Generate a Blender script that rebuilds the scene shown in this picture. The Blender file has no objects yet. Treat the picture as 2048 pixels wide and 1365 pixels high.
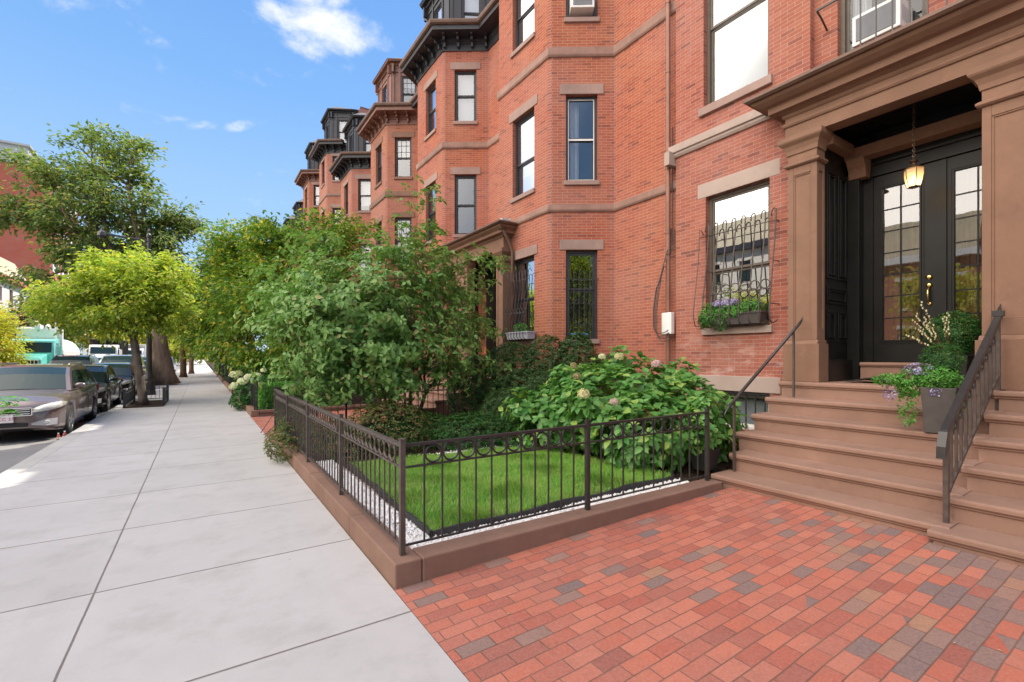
import bpy, math, random
import numpy as np
from mathutils import Vector, Matrix
rad = math.radians
SC = bpy.context.scene
COL = SC.collection

# ------------------------------------------------------------------ camera
cam = bpy.data.objects.new('camera', bpy.data.cameras.new('camera')); COL.objects.link(cam)
cam.data.sensor_width = 36.0; cam.data.lens = 36.0 * 935 / 2048
cam.data.shift_y = 31.5 / 2048
cam.data.clip_start = 0.05; cam.data.clip_end = 3000
cam.location = (0, 0, 1.6); cam.rotation_euler = (rad(90), 0, -math.atan2(622, 935))
SC.camera = cam

# ------------------------------------------------------------------ sun, sky, exposure
SUN_EL, SUN_AZ = rad(53), rad(73)           # azimuth clockwise from +Y: behind the row of houses on the right
sd = Vector((math.sin(SUN_AZ) * math.cos(SUN_EL), math.cos(SUN_AZ) * math.cos(SUN_EL), math.sin(SUN_EL)))
sl = bpy.data.lights.new('sun', 'SUN'); sl.energy = 5.0; sl.angle = rad(0.5); sl.color = (1.0, 0.93, 0.82)
so = bpy.data.objects.new('sun', sl); COL.objects.link(so)
so.rotation_euler = sd.to_track_quat('Z', 'Y').to_euler()
W = bpy.data.worlds.new('World'); SC.world = W; W.use_nodes = True
wn, wl = W.node_tree.nodes, W.node_tree.links; wn.clear()
wo = wn.new('ShaderNodeOutputWorld'); bg = wn.new('ShaderNodeBackground'); bg.inputs['Strength'].default_value = 0.15
sky = wn.new('ShaderNodeTexSky'); sky.sky_type = 'NISHITA'; sky.sun_disc = False
sky.sun_elevation = SUN_EL; sky.sun_rotation = SUN_AZ; sky.air_density = 1.0; sky.dust_density = 0.4; sky.ozone_density = 2.0
tc = wn.new('ShaderNodeTexCoord')
def wmath(op, a, b=None, clamp=False):
    n = wn.new('ShaderNodeMath'); n.operation = op; n.use_clamp = clamp
    for i, v in enumerate((a, b)):
        if v is None: continue
        if isinstance(v, (int, float)): n.inputs[i].default_value = v
        else: wl.new(v, n.inputs[i])
    return n.outputs[0]
def wdot(vec):
    n = wn.new('ShaderNodeVectorMath'); n.operation = 'DOT_PRODUCT'; wl.new(tc.outputs['Generated'], n.inputs[0])
    v = Vector(vec).normalized(); n.inputs[1].default_value = v; return n.outputs['Value']
def wnoise(scale, sx, sz, detail=6, rough=.6, dist=0.0):
    m = wn.new('ShaderNodeMapping'); m.inputs['Scale'].default_value = (sx, sx, sz); wl.new(tc.outputs['Generated'], m.inputs[0])
    n = wn.new('ShaderNodeTexNoise'); n.inputs['Scale'].default_value = scale; n.inputs['Detail'].default_value = detail
    n.inputs['Roughness'].default_value = rough; n.inputs['Distortion'].default_value = dist
    wl.new(m.outputs[0], n.inputs['Vector']); return n.outputs['Fac']
def wmap(v, a, b):
    n = wn.new('ShaderNodeMapRange'); n.interpolation_type = 'SMOOTHSTEP'; wl.new(v, n.inputs[0])
    n.inputs[1].default_value = a; n.inputs[2].default_value = b; return n.outputs[0]
def wmix(fac, a, b):
    n = wn.new('ShaderNodeMix'); n.data_type = 'RGBA'
    wl.new(fac, n.inputs[0])
    for i, v in ((6, a), (7, b)):
        if isinstance(v, tuple): n.inputs[i].default_value = v
        else: wl.new(v, n.inputs[i])
    return n.outputs[2]
SKYGAIN = (0.52, 0.66, 0.86, 1)
gm = wn.new('ShaderNodeMix'); gm.data_type = 'RGBA'; gm.blend_type = 'MULTIPLY'; gm.inputs[0].default_value = 1
wl.new(sky.outputs[0], gm.inputs[6]); gm.inputs[7].default_value = SKYGAIN
# clouds: one broken cloud up the street, small wisps; plus an unseen western glow added as fill
nz = wnoise(9.0, 1.0, 1.7, 9, .62, .35); nz2 = wnoise(22.0, 1.0, 1.7, 6, .6, .3)
def ell(c, ra, rb, ang):
    """soft elliptical patch of sky round direction c, half sizes ra (along the horizon, tilted by ang) and rb, radians"""
    c = Vector(c).normalized(); e1 = Vector((c.y, -c.x, 0)).normalized(); e2 = c.cross(e1) * -1
    if e2.z < 0: e2 = -e2
    a1 = e1 * math.cos(ang) + e2 * math.sin(ang); a2 = e2 * math.cos(ang) - e1 * math.sin(ang)
    q = wmath('ADD', wmath('POWER', wmath('ABSOLUTE', wmath('DIVIDE', wdot(a1), ra)), 2.0), wmath('POWER', wmath('ABSOLUTE', wmath('DIVIDE', wdot(a2), rb)), 2.0))
    return wmath('MULTIPLY', wmap(q, 1.0, .0), wmath('GREATER_THAN', wdot(c), .5))
cl = None
for c, ra, rb, ang, g in [((.191, .813, .545), .125, .043, .08, 1.15), ((.158, .813, .535), .075, .050, .5, .95), ((.150, .800, .59), .07, .045, -.1, .8), ((.105, .84, .547), .06, .022, -.5, .5),
                          ((.060, .860, .372), .045, .013, .42, .85), ((-.12, .86, .52), .10, .03, .2, .22), ((-.02, .88, .36), .06, .012, .2, .35), ((-.02, .9, .30), .05, .012, .0, .3)]:
    b = wmath('MULTIPLY', ell(c, ra, rb, ang), g)
    cl = b if cl is None else wmath('MAXIMUM', cl, b)
nn_ = wmath('ADD', wmath('MULTIPLY', nz, .62), wmath('MULTIPLY', nz2, .38))
cf = wmap(wmath('ADD', wmath('MULTIPLY', cl, .62), wmath('MULTIPLY', wmath('SUBTRACT', nn_, .5), 2.6)), .16, .95)
# clear blue of the photograph's sky by height, mixed with the physical sky
sz = wn.new('ShaderNodeSeparateXYZ'); wl.new(tc.outputs['Generated'], sz.inputs[0])
rp = wn.new('ShaderNodeValToRGB'); wl.new(sz.outputs[2], rp.inputs[0]); el = rp.color_ramp.elements
stops = [(0, (.58, .76, .97)), (.12, (.47, .70, .99)), (.30, (.37, .62, .98)), (.45, (.25, .51, .95)), (.60, (.19, .43, .90)), (1, (.13, .34, .82))]
while len(el) < len(stops): el.new(.5)
for e_, (p_, c_) in zip(el, stops): e_.position = p_; e_.color = (*c_, 1)
gs = wn.new('ShaderNodeVectorMath'); gs.operation = 'SCALE'; gs.inputs[3].default_value = .79 / .15; wl.new(rp.outputs[0], gs.inputs[0])
gmx = wn.new('ShaderNodeMix'); gmx.data_type = 'RGBA'; gmx.inputs[0].default_value = .85; wl.new(gm.outputs[2], gmx.inputs[6]); wl.new(gs.outputs[0], gmx.inputs[7])
CLOUDC = (5.0, 5.15, 5.4, 1)
skc = wmix(cf, gmx.outputs[2], CLOUDC)
fill_veil = wmath('MULTIPLY', wmap(wdot((-0.80, .0, 0.60)), .56, .88), wmath('ADD', wmath('MULTIPLY', wnoise(2.2, 1, 2), .5), .6))
FILL_VEILC = (28.0, 25.2, 22.0, 1)  # bright fill added for the shaded street, kept outside the visible sky
skc = wmix(fill_veil, skc, FILL_VEILC)
wl.new(skc, bg.inputs['Color']); wl.new(bg.outputs[0], wo.inputs[0])
SC.view_settings.view_transform = 'Standard'; SC.view_settings.look = 'None'
SC.view_settings.exposure = 0.46; SC.view_settings.gamma = 1
SC.cycles.max_bounces = 8; SC.cycles.transparent_max_bounces = 12; SC.cycles.caustics_reflective = False; SC.cycles.caustics_refractive = False

# ------------------------------------------------------------------ materials
MATS = {}
class NT:
    def __init__(s, name):
        s.m = bpy.data.materials.new(name); s.m.use_nodes = True; s.n = s.m.node_tree.nodes; s.l = s.m.node_tree.links
        s.n.clear(); s.out = s.n.new('ShaderNodeOutputMaterial'); MATS[name] = s.m
    def new(s, t, **kw):
        n = s.n.new('ShaderNode' + t)
        for k, v in kw.items(): setattr(n, k, v)
        return n
    def put(s, sock, v):
        if v is None: return
        if isinstance(v, (int, float)): sock.default_value = v
        elif isinstance(v, tuple): sock.default_value = v if len(v) != 3 or sock.type != 'RGBA' else (*v, 1)
        else: s.l.new(v, sock)
    def math(s, op, a, b=None, clamp=False):
        n = s.new('Math', operation=op, use_clamp=clamp); s.put(n.inputs[0], a); s.put(n.inputs[1], b); return n.outputs[0]
    def mix(s, f, a, b, mode='MIX'):
        n = s.new('Mix', data_type='RGBA', blend_type=mode); s.put(n.inputs[0], f); s.put(n.inputs[6], a); s.put(n.inputs[7], b); return n.outputs[2]
    def ramp(s, f, stops):
        n = s.new('ValToRGB'); e = n.color_ramp.elements
        while len(e) < len(stops): e.new(.5)
        for i, (p, c) in enumerate(stops): e[i].position = p; e[i].color = (*c, 1)
        s.put(n.inputs[0], f); return n.outputs[0]
    def vec(s, kind='Object', scale=(1, 1, 1)):
        t = s.new('TexCoord'); m = s.new('Mapping'); m.inputs['Scale'].default_value = scale
        s.l.new(t.outputs[kind], m.inputs[0]); return m.outputs[0]
    def noise(s, scale, detail=4, rough=.55, v=None, kind='Object', sc=(1, 1, 1)):
        n = s.new('TexNoise'); n.inputs['Scale'].default_value = scale; n.inputs['Detail'].default_value = detail; n.inputs['Roughness'].default_value = rough
        s.l.new(v if v is not None else s.vec(kind, sc), n.inputs['Vector']); return n.outputs['Fac']
    def mr(s, v, a, b, c=0, d=1):
        n = s.new('MapRange'); s.put(n.inputs[0], v)
        for i, q in enumerate((a, b, c, d)): n.inputs[i + 1].default_value = q
        return n.outputs[0]
    def bump(s, h, strength=.3, dist=.01):
        n = s.new('Bump'); n.inputs['Strength'].default_value = strength; n.inputs['Distance'].default_value = dist; s.put(n.inputs['Height'], h); return n.outputs[0]
    def bsdf(s, col, rough=.7, metal=0., normal=None, spec=.5, coat=0., out=True):
        b = s.new('BsdfPrincipled'); s.put(b.inputs['Base Color'], col); s.put(b.inputs['Roughness'], rough); s.put(b.inputs['Metallic'], metal)
        b.inputs['Specular IOR Level'].default_value = spec; b.inputs['Coat Weight'].default_value = coat; b.inputs['Coat Roughness'].default_value = .05
        if normal is not None: s.l.new(normal, b.inputs['Normal'])
        if out: s.l.new(b.outputs[0], s.out.inputs[0])
        return b

def plain(name, col, rough=.6, metal=0., var=.12, nscale=6., bump=.0, coat=0., spec=.5):
    t = NT(name); nz = t.noise(nscale, 5)
    f = t.mr(nz, .25, .75)
    c = t.mix(f, tuple(x * (1 - var) for x in col), tuple(min(1, x * (1 + var)) for x in col))
    nb = t.bump(t.noise(nscale * 8, 4), bump, .004) if bump else None
    t.bsdf(c, rough, metal, nb, spec, coat); return t.m

def brick_mat(name, c1, c2, c3, mortar, bw=.208, rh=.0605, ms=.0036, tone=1.0, efflo=0.0, stain=(.5, .34, .3)):
    t = NT(name); uv = t.vec('UV')
    b = t.new('TexBrick'); t.l.new(uv, b.inputs['Vector'])
    b.offset = .5; b.inputs['Scale'].default_value = 1; b.inputs['Brick Width'].default_value = bw; b.inputs['Row Height'].default_value = rh
    b.inputs['Mortar Size'].default_value = ms; b.inputs['Mortar Smooth'].default_value = .25; b.inputs['Bias'].default_value = 0
    b.inputs['Color1'].default_value = (0, 0, 0, 1); b.inputs['Color2'].default_value = (1, 1, 1, 1); b.inputs['Mortar'].default_value = (.5, .5, .5, 1)
    big = t.noise(.55, 5, .6, kind='Object'); fine = t.noise(40, 3)
    col = t.ramp(b.outputs['Color'], [(0, c3), (.16, c1), (.55, c2), (1, c1)])
    col = t.mix(t.mr(big, .38, .68, 0, .55), col, t.mix(.45, col, tuple(x * .8 for x in stain)))
    col = t.mix(t.mr(fine, .3, .7, 0, .3), col, t.mix(.5, col, (c1[0] * .7, c1[1] * .7, c1[2] * .7)))
    stk = t.noise(2.4, 6, .65, sc=(1, 1, .12)); col = t.mix(t.mr(stk, .52, .78, 0, .42), col, t.mix(.35, col, (.10, .06, .05), 'MIX'))
    wm = t.noise(.35, 3, .5); col = t.mix(t.mr(wm, .42, .62, 0, .5), col, t.mix(1.0, col, (1.02, 1.10, .80), 'MULTIPLY'))
    if efflo:
        e = t.noise(3.1, 8, .7, kind='Object', sc=(1, 1, 2.2)); g = t.new('SeparateXYZ'); t.l.new(uv, g.inputs[0])
        low = t.mr(g.outputs[1], 2.1, 1.3)
        e = t.math('MULTIPLY', t.mr(e, .5, .72), t.math('ADD', t.math('MULTIPLY', low, .8), .1), True)
        col = t.mix(t.math('MULTIPLY', e, efflo), col, (.78, .66, .62))
    col = t.mix(b.outputs['Fac'], col, mortar)
    h = t.math('SUBTRACT', t.math('MULTIPLY', fine, .25), b.outputs['Fac'])
    t.bsdf(col, .88, 0, t.bump(h, .5, .006), .25); return t.m

brick_mat('brick_house', (.32, .094, .064), (.385, .128, .086), (.19, .058, .047), (.43, .30, .25), efflo=.75)
brick_mat('brick_bay', (.335, .088, .053), (.40, .120, .068), (.21, .06, .042), (.47, .32, .255))
brick_mat('brick_warm', (.32, .105, .068), (.37, .128, .08), (.22, .067, .047), (.40, .28, .22))
brick_mat('brick_far', (.35, .115, .078), (.40, .14, .095), (.25, .076, .053), (.43, .30, .25))
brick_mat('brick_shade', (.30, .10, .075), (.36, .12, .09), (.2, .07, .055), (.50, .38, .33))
brick_mat('brick_tower', (.42, .10, .07), (.45, .11, .08), (.36, .085, .06), (.42, .16, .12), bw=.4, rh=.13, ms=.01)

def stone_mat(name, c, var=.16, rough=.85, streak=.25, bumps=.18):
    t = NT(name); a = t.noise(1.4, 7, .62); f = t.noise(55, 4, .6); s = t.noise(3.0, 5, .6, sc=(1, 1, .18))
    col = t.mix(t.mr(a, .3, .72), tuple(x * (1 - var) for x in c), tuple(x * (1 + var) for x in c))
    col = t.mix(t.math('MULTIPLY', t.mr(s, .5, .75), streak), col, tuple(x * .62 for x in c))
    col = t.mix(t.math('MULTIPLY', t.mr(f, .35, .7), .25), col, tuple(x * .78 for x in c))
    w1 = t.noise(4.5, 8, .75); col = t.mix(t.mr(w1, .54, .72, 0, .35), col, tuple(min(1, x * 1.35) for x in c)); w2 = t.noise(2.6, 8, .75); col = t.mix(t.mr(w2, .55, .75, 0, .45), col, tuple(x * .6 for x in c))
    t.bsdf(col, rough, 0, t.bump(t.math('ADD', f, a), bumps, .004), .3); return t.m
stone_mat('brownstone', (.235, .140, .105))
stone_mat('brownstone_step', (.30, .182, .138), .16, .8, .2, .3)
stone_mat('brownstone_portico', (.24, .136, .092), .16, .8, .2, .25)
stone_mat('lintel_stone', (.34, .235, .205), .2, .85, .5)
stone_mat('lintel_grey', (.42, .33, .29), .1, .85, .15)
stone_mat('string_stone', (.31, .19, .155), .3, .85, .6)
stone_mat('granite_kerb', (.42, .41, .39), .12, .8, .1)
stone_mat('pale_stone', (.70, .64, .55), .06, .8, .1)

def concrete():
    t = NT('sidewalk_concrete'); v = t.vec('Object')
    sx = t.new('SeparateXYZ'); t.l.new(v, sx.inputs[0])
    a = t.noise(.7, 7, .6); f = t.noise(90, 4, .6); m = t.noise(6, 6, .65)
    # tooled joints, 1.4 m apart and one long seam
    wob = t.math('MULTIPLY', t.math('SUBTRACT', t.noise(1.5, 3), .5), .012)
    yy = t.math('ADD', sx.outputs[1], wob)
    fr = t.math('ABSOLUTE', t.math('SUBTRACT', t.math('FRACT', t.math('ADD', t.math('DIVIDE', t.math('SUBTRACT', yy, 2.8), 1.4), 100.5)), .5))
    j1 = t.mr(t.math('MULTIPLY', fr, 1.4), .004, .011, 1, 0)
    xx = t.math('ABSOLUTE', t.math('ADD', t.math('ADD', sx.outputs[0], .60), wob))
    j2 = t.mr(xx, .003, .009, 1, 0)
    j = t.math('MAXIMUM', j1, j2)
    soft = t.math('MAXIMUM', t.mr(t.math('MULTIPLY', fr, 1.4), .03, .07, 1, 0), t.mr(xx, .04, .09, 1, 0))
    # each slab its own pour tone
    wn_ = t.new('TexWhiteNoise', noise_dimensions='2D'); cb = t.new('CombineXYZ')
    t.l.new(t.math('FLOOR', t.math('DIVIDE', t.math('SUBTRACT', yy, 2.8), 1.4)), cb.inputs[1]); t.l.new(t.math('GREATER_THAN', sx.outputs[0], -.6), cb.inputs[0])
    t.l.new(cb.outputs[0], wn_.inputs['Vector'])
    tone = t.math('ADD', t.math('MULTIPLY', wn_.outputs['Value'], .09), t.math('ADD', t.mr(a, .3, .7, -.035, .035), t.mr(f, .3, .7, -.035, .035)))
    tone = t.math('ADD', tone, t.mr(m, .35, .75, .02, -.035))
    tone = t.math('ADD', tone, t.math('MULTIPLY', soft, .015))
    base = t.mix(t.mr(a, .3, .7), (.42, .40, .39), (.47, .45, .44))
    cc = t.mix(t.math('ADD', tone, .5), (.10, .10, .10), (.74, .73, .73)); 
    col = t.mix(.55, base, cc)
    st = t.noise(1.9, 8, .72); col = t.mix(t.mr(st, .50, .68, 0, .42), col, (.30, .285, .27)); s2 = t.noise(.9, 6, .7, sc=(3.2, .5, 1)); col = t.mix(t.mr(s2, .55, .75, 0, .18), col, (.33, .30, .28))
    spot = t.new('TexVoronoi'); spot.inputs['Scale'].default_value = 2.3; t.l.new(v, spot.inputs['Vector'])
    sp = t.math('MULTIPLY', t.mr(spot.outputs['Distance'], .012, .022, 1, 0), t.math('GREATER_THAN', t.noise(1.1, 2), .42))
    col = t.mix(t.math('MULTIPLY', sp, .6), col, (.16, .15, .14))
    col = t.mix(j, col, (.17, .15, .14))
    t.bsdf(col, .85, 0, t.bump(t.math('SUBTRACT', t.math('MULTIPLY', f, .22), j), .5, .006), .25)
concrete()

def pavers():
    t = NT('paver_brick'); v = t.vec('Object')
    wv = t.new('VectorMath', operation='ADD'); nn = t.new('TexNoise'); nn.inputs['Scale'].default_value = 1.3; nn.inputs['Detail'].default_value = 2
    t.l.new(v, nn.inputs['Vector']); sc = t.new('VectorMath', operation='SCALE'); sc.inputs[3].default_value = .03; t.l.new(nn.outputs['Color'], sc.inputs[0])
    t.l.new(v, wv.inputs[0]); t.l.new(sc.outputs[0], wv.inputs[1])
    b = t.new('TexBrick'); t.l.new(wv.outputs[0], b.inputs['Vector']); b.offset = .5
    b.inputs['Scale'].default_value = 1; b.inputs['Brick Width'].default_value = .213; b.inputs['Row Height'].default_value = .101
    b.inputs['Mortar Size'].default_value = .0042; b.inputs['Mortar Smooth'].default_value = .4
    b.inputs['Color1'].default_value = (0, 0, 0, 1); b.inputs['Color2'].default_value = (1, 1, 1, 1); b.inputs['Mortar'].default_value = (.5, .5, .5, 1)
    b2 = t.new('TexBrick'); t.l.new(wv.outputs[0], b2.inputs['Vector']); b2.offset = .5
    for k_, v_ in (('Scale', 1), ('Brick Width', .213), ('Row Height', .101), ('Mortar Size', 0), ('Mortar Smooth', 0), ('Color1', (0, 0, 0, 1)), ('Color2', (1, 1, 1, 1)), ('Mortar', (.5, .5, .5, 1))): b2.inputs[k_].default_value = v_
    tint = t.math('DIVIDE', t.math('ROUND', t.math('MULTIPLY', b2.outputs['Color'], 997.0)), 997.0)
    sx = t.new('SeparateXYZ'); t.l.new(v, sx.inputs[0])
    # the pavers nearest the neighbouring walk were laid from a darker pallet
    near = t.mr(t.math('ADD', t.math('MULTIPLY', sx.outputs[0], .28), t.math('MULTIPLY', sx.outputs[1], -.55)), -.05, .75, 0, .55)
    r = t.math('SUBTRACT', t.math('FRACT', t.math('MULTIPLY', tint, 91.7)), near)
    sh = t.math('FRACT', t.math('MULTIPLY', tint, 37.7))
    redc = t.ramp(sh, [(0, (.35, .092, .062)), (.3, (.43, .125, .078)), (.6, (.47, .160, .105)), (.85, (.37, .118, .082)), (1, (.27, .085, .066))])
    grey = t.ramp(sh, [(0, (.22, .145, .125)), (.4, (.155, .12, .12)), (.75, (.26, .16, .13)), (1, (.34, .18, .11))])
    col = t.mix(t.math('LESS_THAN', r, .10), redc, grey)
    blot = t.noise(2.1, 6, .65); f = t.noise(70, 4)
    col = t.mix(t.mr(blot, .38, .70, 0, .6), col, t.mix(.5, col, (.24, .14, .12))); bl2 = t.noise(9, 6, .7); col = t.mix(t.mr(bl2, .5, .78, 0, .5), col, t.mix(.6, col, (.13, .08, .065))); bl3 = t.noise(14, 5, .7); col = t.mix(t.mr(bl3, .6, .78, 0, .22), col, (.55, .30, .22))
    col = t.mix(t.mr(f, .35, .7, 0, .25), col, t.mix(.6, col, (.75, .42, .34)))
    nj = t.noise(3, 4)
    col = t.mix(t.math('MULTIPLY', b.outputs['Fac'], .9), col, t.mix(nj, (.07, .045, .035), (.26, .15, .11)))
    t.bsdf(col, .8, 0, t.bump(t.math('ADD', t.math('MULTIPLY', f, .15), t.math('SUBTRACT', t.math('MULTIPLY', sh, .25), b.outputs['Fac'])), .55, .007), .3)
pavers()

def asphalt():
    t = NT('asphalt'); f = t.noise(120, 3, .7); a = t.noise(.6, 6, .65)
    col = t.mix(t.mr(f, .3, .75), (.15, .146, .15), (.25, .245, .245))
    col = t.mix(t.mr(a, .4, .7, 0, .5), col, (.30, .285, .27))
    t.bsdf(col, .85, 0, t.bump(f, .4, .006), .3)
asphalt()
def soil():
    t = NT('mulch'); a = t.noise(18, 7, .75); f = t.noise(90, 4, .7)
    col = t.ramp(a, [(.25, (.02, .014, .01)), (.5, (.06, .04, .028)), (.75, (.13, .09, .065))])
    t.bsdf(col, .95, 0, t.bump(t.math('ADD', a, f), 1.0, .03), .2)
soil()
plain('ground_earth', (.12, .11, .09), .95, var=.3, nscale=1.5, bump=.3)
plain('iron_black', (.030, .028, .029), .36, .0, .25, 12, .12, spec=.55)
plain('iron_brown', (.085, .066, .058), .5, .1, .3, 15, .15)
plain('black_paint', (.009, .0095, .0095), .38, 0, .45, 3, .08, spec=.32)
plain('black_trim', (.022, .022, .028), .5, 0, .25, 4, .05)
plain('grey_trim', (.20, .21, .25), .5, 0, .15, 4, .05)
plain('brown_trim', (.19, .085, .06), .55, 0, .2, 4, .08)
plain('gutter_copper', (.14, .08, .058), .5, .1, .25, 5, .08)
plain('sash_dark', (.03, .027, .033), .45, 0, .2, 8)
plain('sash_brown', (.12, .095, .075), .5, 0, .2, 8)
plain('white_paint', (.78, .78, .77), .45, 0, .04, 8)
plain('ac_plastic', (.74, .74, .73), .5, 0, .05, 8)
plain('ac_grille', (.25, .26, .29), .5, 0, .1, 8)
plain('brass', (.83, .60, .22), .22, 1., .1, 20)
plain('bronze', (.17, .11, .07), .4, .8, .3, 20)
plain('wood_door', (.50, .20, .06), .35, 0, .25, 5, .05, coat=.3)
plain('rubber_mat', (.015, .015, .016), .9, 0, .3, 60, .5)
plain('planter_grey', (.075, .066, .063), .7, 0, .2, 10, .2)
plain('pot_plastic', (.018, .018, .019), .45, 0, .2, 12)
plain('planter_pale', (.42, .44, .50), .5, 0, .1, 8)
plain('edging_black', (.03, .03, .032), .6, 0, .3, 10, .2)
plain('curtain_white', (.55, .56, .58), .8, 0, .04, 8)
plain('blind_white', (.42, .43, .45), .8, 0, .03, 5)
plain('room_dark', (.03, .028, .028), .9, 0, .4, 2)
plain('roof_slate', (.10, .095, .10), .7, 0, .25, 6, .2)
plain('white_pebble', (.78, .77, .76), .6, 0, .12, 30)
plain('cable_black', (.05, .045, .048), .6, 0, .2, 10)
plain('pipe_brown', (.25, .12, .085), .45, .2, .2, 4, .1)
plain('stem_green', (.12, .16, .05), .7, 0, .3, 20)
plain('tape_blue', (.05, .25, .75), .5)
plain('car_rubber', (.02, .02, .02), .8)
plain('car_dark', (.012, .012, .013), .6)
plain('rim_silver', (.62, .62, .63), .25, .9, .05, 10)
plain('chrome', (.75, .75, .76), .12, 1., .05, 10)
plain('lamp_glass', (.55, .54, .50), .12, 0, .1, 12, coat=1.)
plain('plate_white', (.80, .74, .74), .4)
plain('plate_red', (.55, .05, .06), .5)
plain('bottle_red', (.45, .10, .08), .25, 0, .2, 20, coat=.5)
plain('bottle_label', (.75, .6, .55), .5)
plain('truck_teal', (.18, .62, .55), .35, coat=.4)
plain('truck_white', (.78, .77, .74), .45, coat=.2)
plain('truck_dark', (.035, .025, .022), .6)
plain('tower_grey', (.42, .44, .45), .7, var=.05)
plain('tan_roof', (.50, .42, .28), .8, var=.12, nscale=3)
plain('victorian_white', (.74, .70, .64), .7)
plain('victorian_red', (.50, .16, .11), .8)
def car_paint(name, c, metal=.5):
    t = NT(name); f = t.noise(400, 2)
    t.bsdf(t.mix(t.mr(f, .3, .7, 0, .4), c, tuple(x * 1.4 for x in c)), .32, metal, None, .5, 1.0)
car_paint('paint_mauve', (.175, .135, .128), .45); car_paint('paint_black', (.012, .012, .016)); car_paint('paint_silver', (.45, .46, .47), .7)
car_paint('paint_white', (.75, .75, .75), 0); car_paint('paint_navy', (.02, .028, .05)); car_paint('paint_red', (.35, .03, .02), .2); car_paint('paint_grey', (.13, .135, .14), .5)

def glass(name, refl=.30, tint=(.80, .84, .86), rough=.012, fg=.6):
    t = NT(name); lw = t.new('LayerWeight'); lw.inputs['Blend'].default_value = .35
    f = t.math('ADD', t.math('MULTIPLY', lw.outputs['Fresnel'], fg), refl, True)
    tr = t.new('BsdfTransparent'); tr.inputs[0].default_value = (*tint, 1)
    gl = t.new('BsdfGlossy'); gl.inputs['Roughness'].default_value = rough; gl.inputs[0].default_value = (.95, .97, 1, 1)
    w = t.noise(1.7, 2); t.l.new(t.bump(w, .02, .05), gl.inputs['Normal'])
    m = t.new('MixShader'); t.l.new(f, m.inputs[0]); t.l.new(tr.outputs[0], m.inputs[1]); t.l.new(gl.outputs[0], m.inputs[2]); t.l.new(m.outputs[0], t.out.inputs[0])
glass('window_glass', .13); glass('bright_glass', .42); glass('soft_glass', .05, fg=.18); glass('door_glass', .15, (.75, .68, .60))
t = NT('car_glass'); t.bsdf((.018, .034, .036), .06, 0, None, .35, 0.0)
t = NT('bulb'); e = t.new('Emission'); e.inputs[0].default_value = (1, .62, .25, 1); e.inputs[1].default_value = 5; t.l.new(e.outputs[0], t.out.inputs[0])
t = NT('lantern_glass'); tr = t.new('BsdfTransparent'); tr.inputs[0].default_value = (.95, .85, .68, 1)
b = t.bsdf((.85, .74, .55), .25, out=False); tl = t.new('BsdfTranslucent'); tl.inputs[0].default_value = (.95, .8, .55, 1)
m = t.new('MixShader'); m.inputs[0].default_value = .45; t.l.new(tl.outputs[0], m.inputs[1]); t.l.new(b.outputs[0], m.inputs[2])
m2 = t.new('MixShader'); m2.inputs[0].default_value = .6; t.l.new(tr.outputs[0], m2.inputs[1]); t.l.new(m.outputs[0], m2.inputs[2]); t.l.new(m2.outputs[0], t.out.inputs[0])

def leaf_mat(name, a, b, c=None, cf=.0, rough=.45, trans=.35, gloss=.35):
    """a..b: range of leaf colours, c: odd leaves turned"""
    t = NT(name); g = t.new('NewGeometry'); r = g.outputs['Random Per Island']
    col = t.mix(r, a, b)
    if c: col = t.mix(t.math('LESS_THAN', t.math('FRACT', t.math('MULTIPLY', r, 17.3)), cf), col, c)
    p = t.bsdf(col, rough, 0, None, gloss, out=False)
    tl = t.new('BsdfTranslucent'); t.l.new(t.mix(.5, col, t.mix(1.0, col, (1.5, 1.55, .6), 'MULTIPLY')), tl.inputs[0])
    m = t.new('MixShader'); m.inputs[0].default_value = trans; t.l.new(p.outputs[0], m.inputs[1]); t.l.new(tl.outputs[0], m.inputs[2])
    t.l.new(m.outputs[0], t.out.inputs[0])
leaf_mat('leaf_dogwood', (.11, .25, .06), (.27, .44, .13), (.32, .33, .12), .07)
leaf_mat('leaf_hydrangea', (.06, .20, .04), (.17, .38, .09), (.30, .44, .10), .12, gloss=.5)
leaf_mat('leaf_yew', (.025, .075, .02), (.07, .15, .045), (.13, .16, .06), .1)
leaf_mat('leaf_box', (.02, .085, .02), (.06, .19, .04), (.16, .20, .05), .08)
leaf_mat('leaf_barberry', (.05, .11, .03), (.13, .19, .05), (.30, .14, .06), .18)
leaf_mat('leaf_street', (.19, .32, .04), (.42, .50, .07), (.52, .50, .08), .2, trans=.5)
leaf_mat('leaf_plane', (.09, .16, .045), (.20, .28, .075), (.36, .36, .10), .15, trans=.4)
leaf_mat('leaf_garden', (.065, .17, .02), (.20, .33, .04), (.50, .44, .06), .15, trans=.42)
leaf_mat('leaf_yellow', (.30, .38, .04), (.60, .58, .07), (.60, .38, .06), .15, trans=.45)
leaf_mat('leaf_bright', (.06, .22, .03), (.14, .38, .06), None, 0)
leaf_mat('grass_blade', (.10, .30, .03), (.22, .50, .06), (.38, .40, .12), .05, .5, .35)
leaf_mat('petal_lilac', (.42, .36, .68), (.62, .56, .82), (.28, .22, .6), .2)
leaf_mat('petal_cream', (.66, .62, .38), (.80, .78, .55), (.6, .5, .3), .12)
leaf_mat('petal_pink', (.62, .42, .48), (.76, .60, .62), None, 0)
leaf_mat('petal_white', (.70, .74, .50), (.86, .88, .70), None, 0)
leaf_mat('petal_brown', (.36, .30, .16), (.50, .42, .24), None, 0)
t = NT('grass_lawn'); g = t.new('NewGeometry'); r_ = g.outputs['Random Per Island']; pz = t.noise(2.2, 6, .65)
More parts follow.
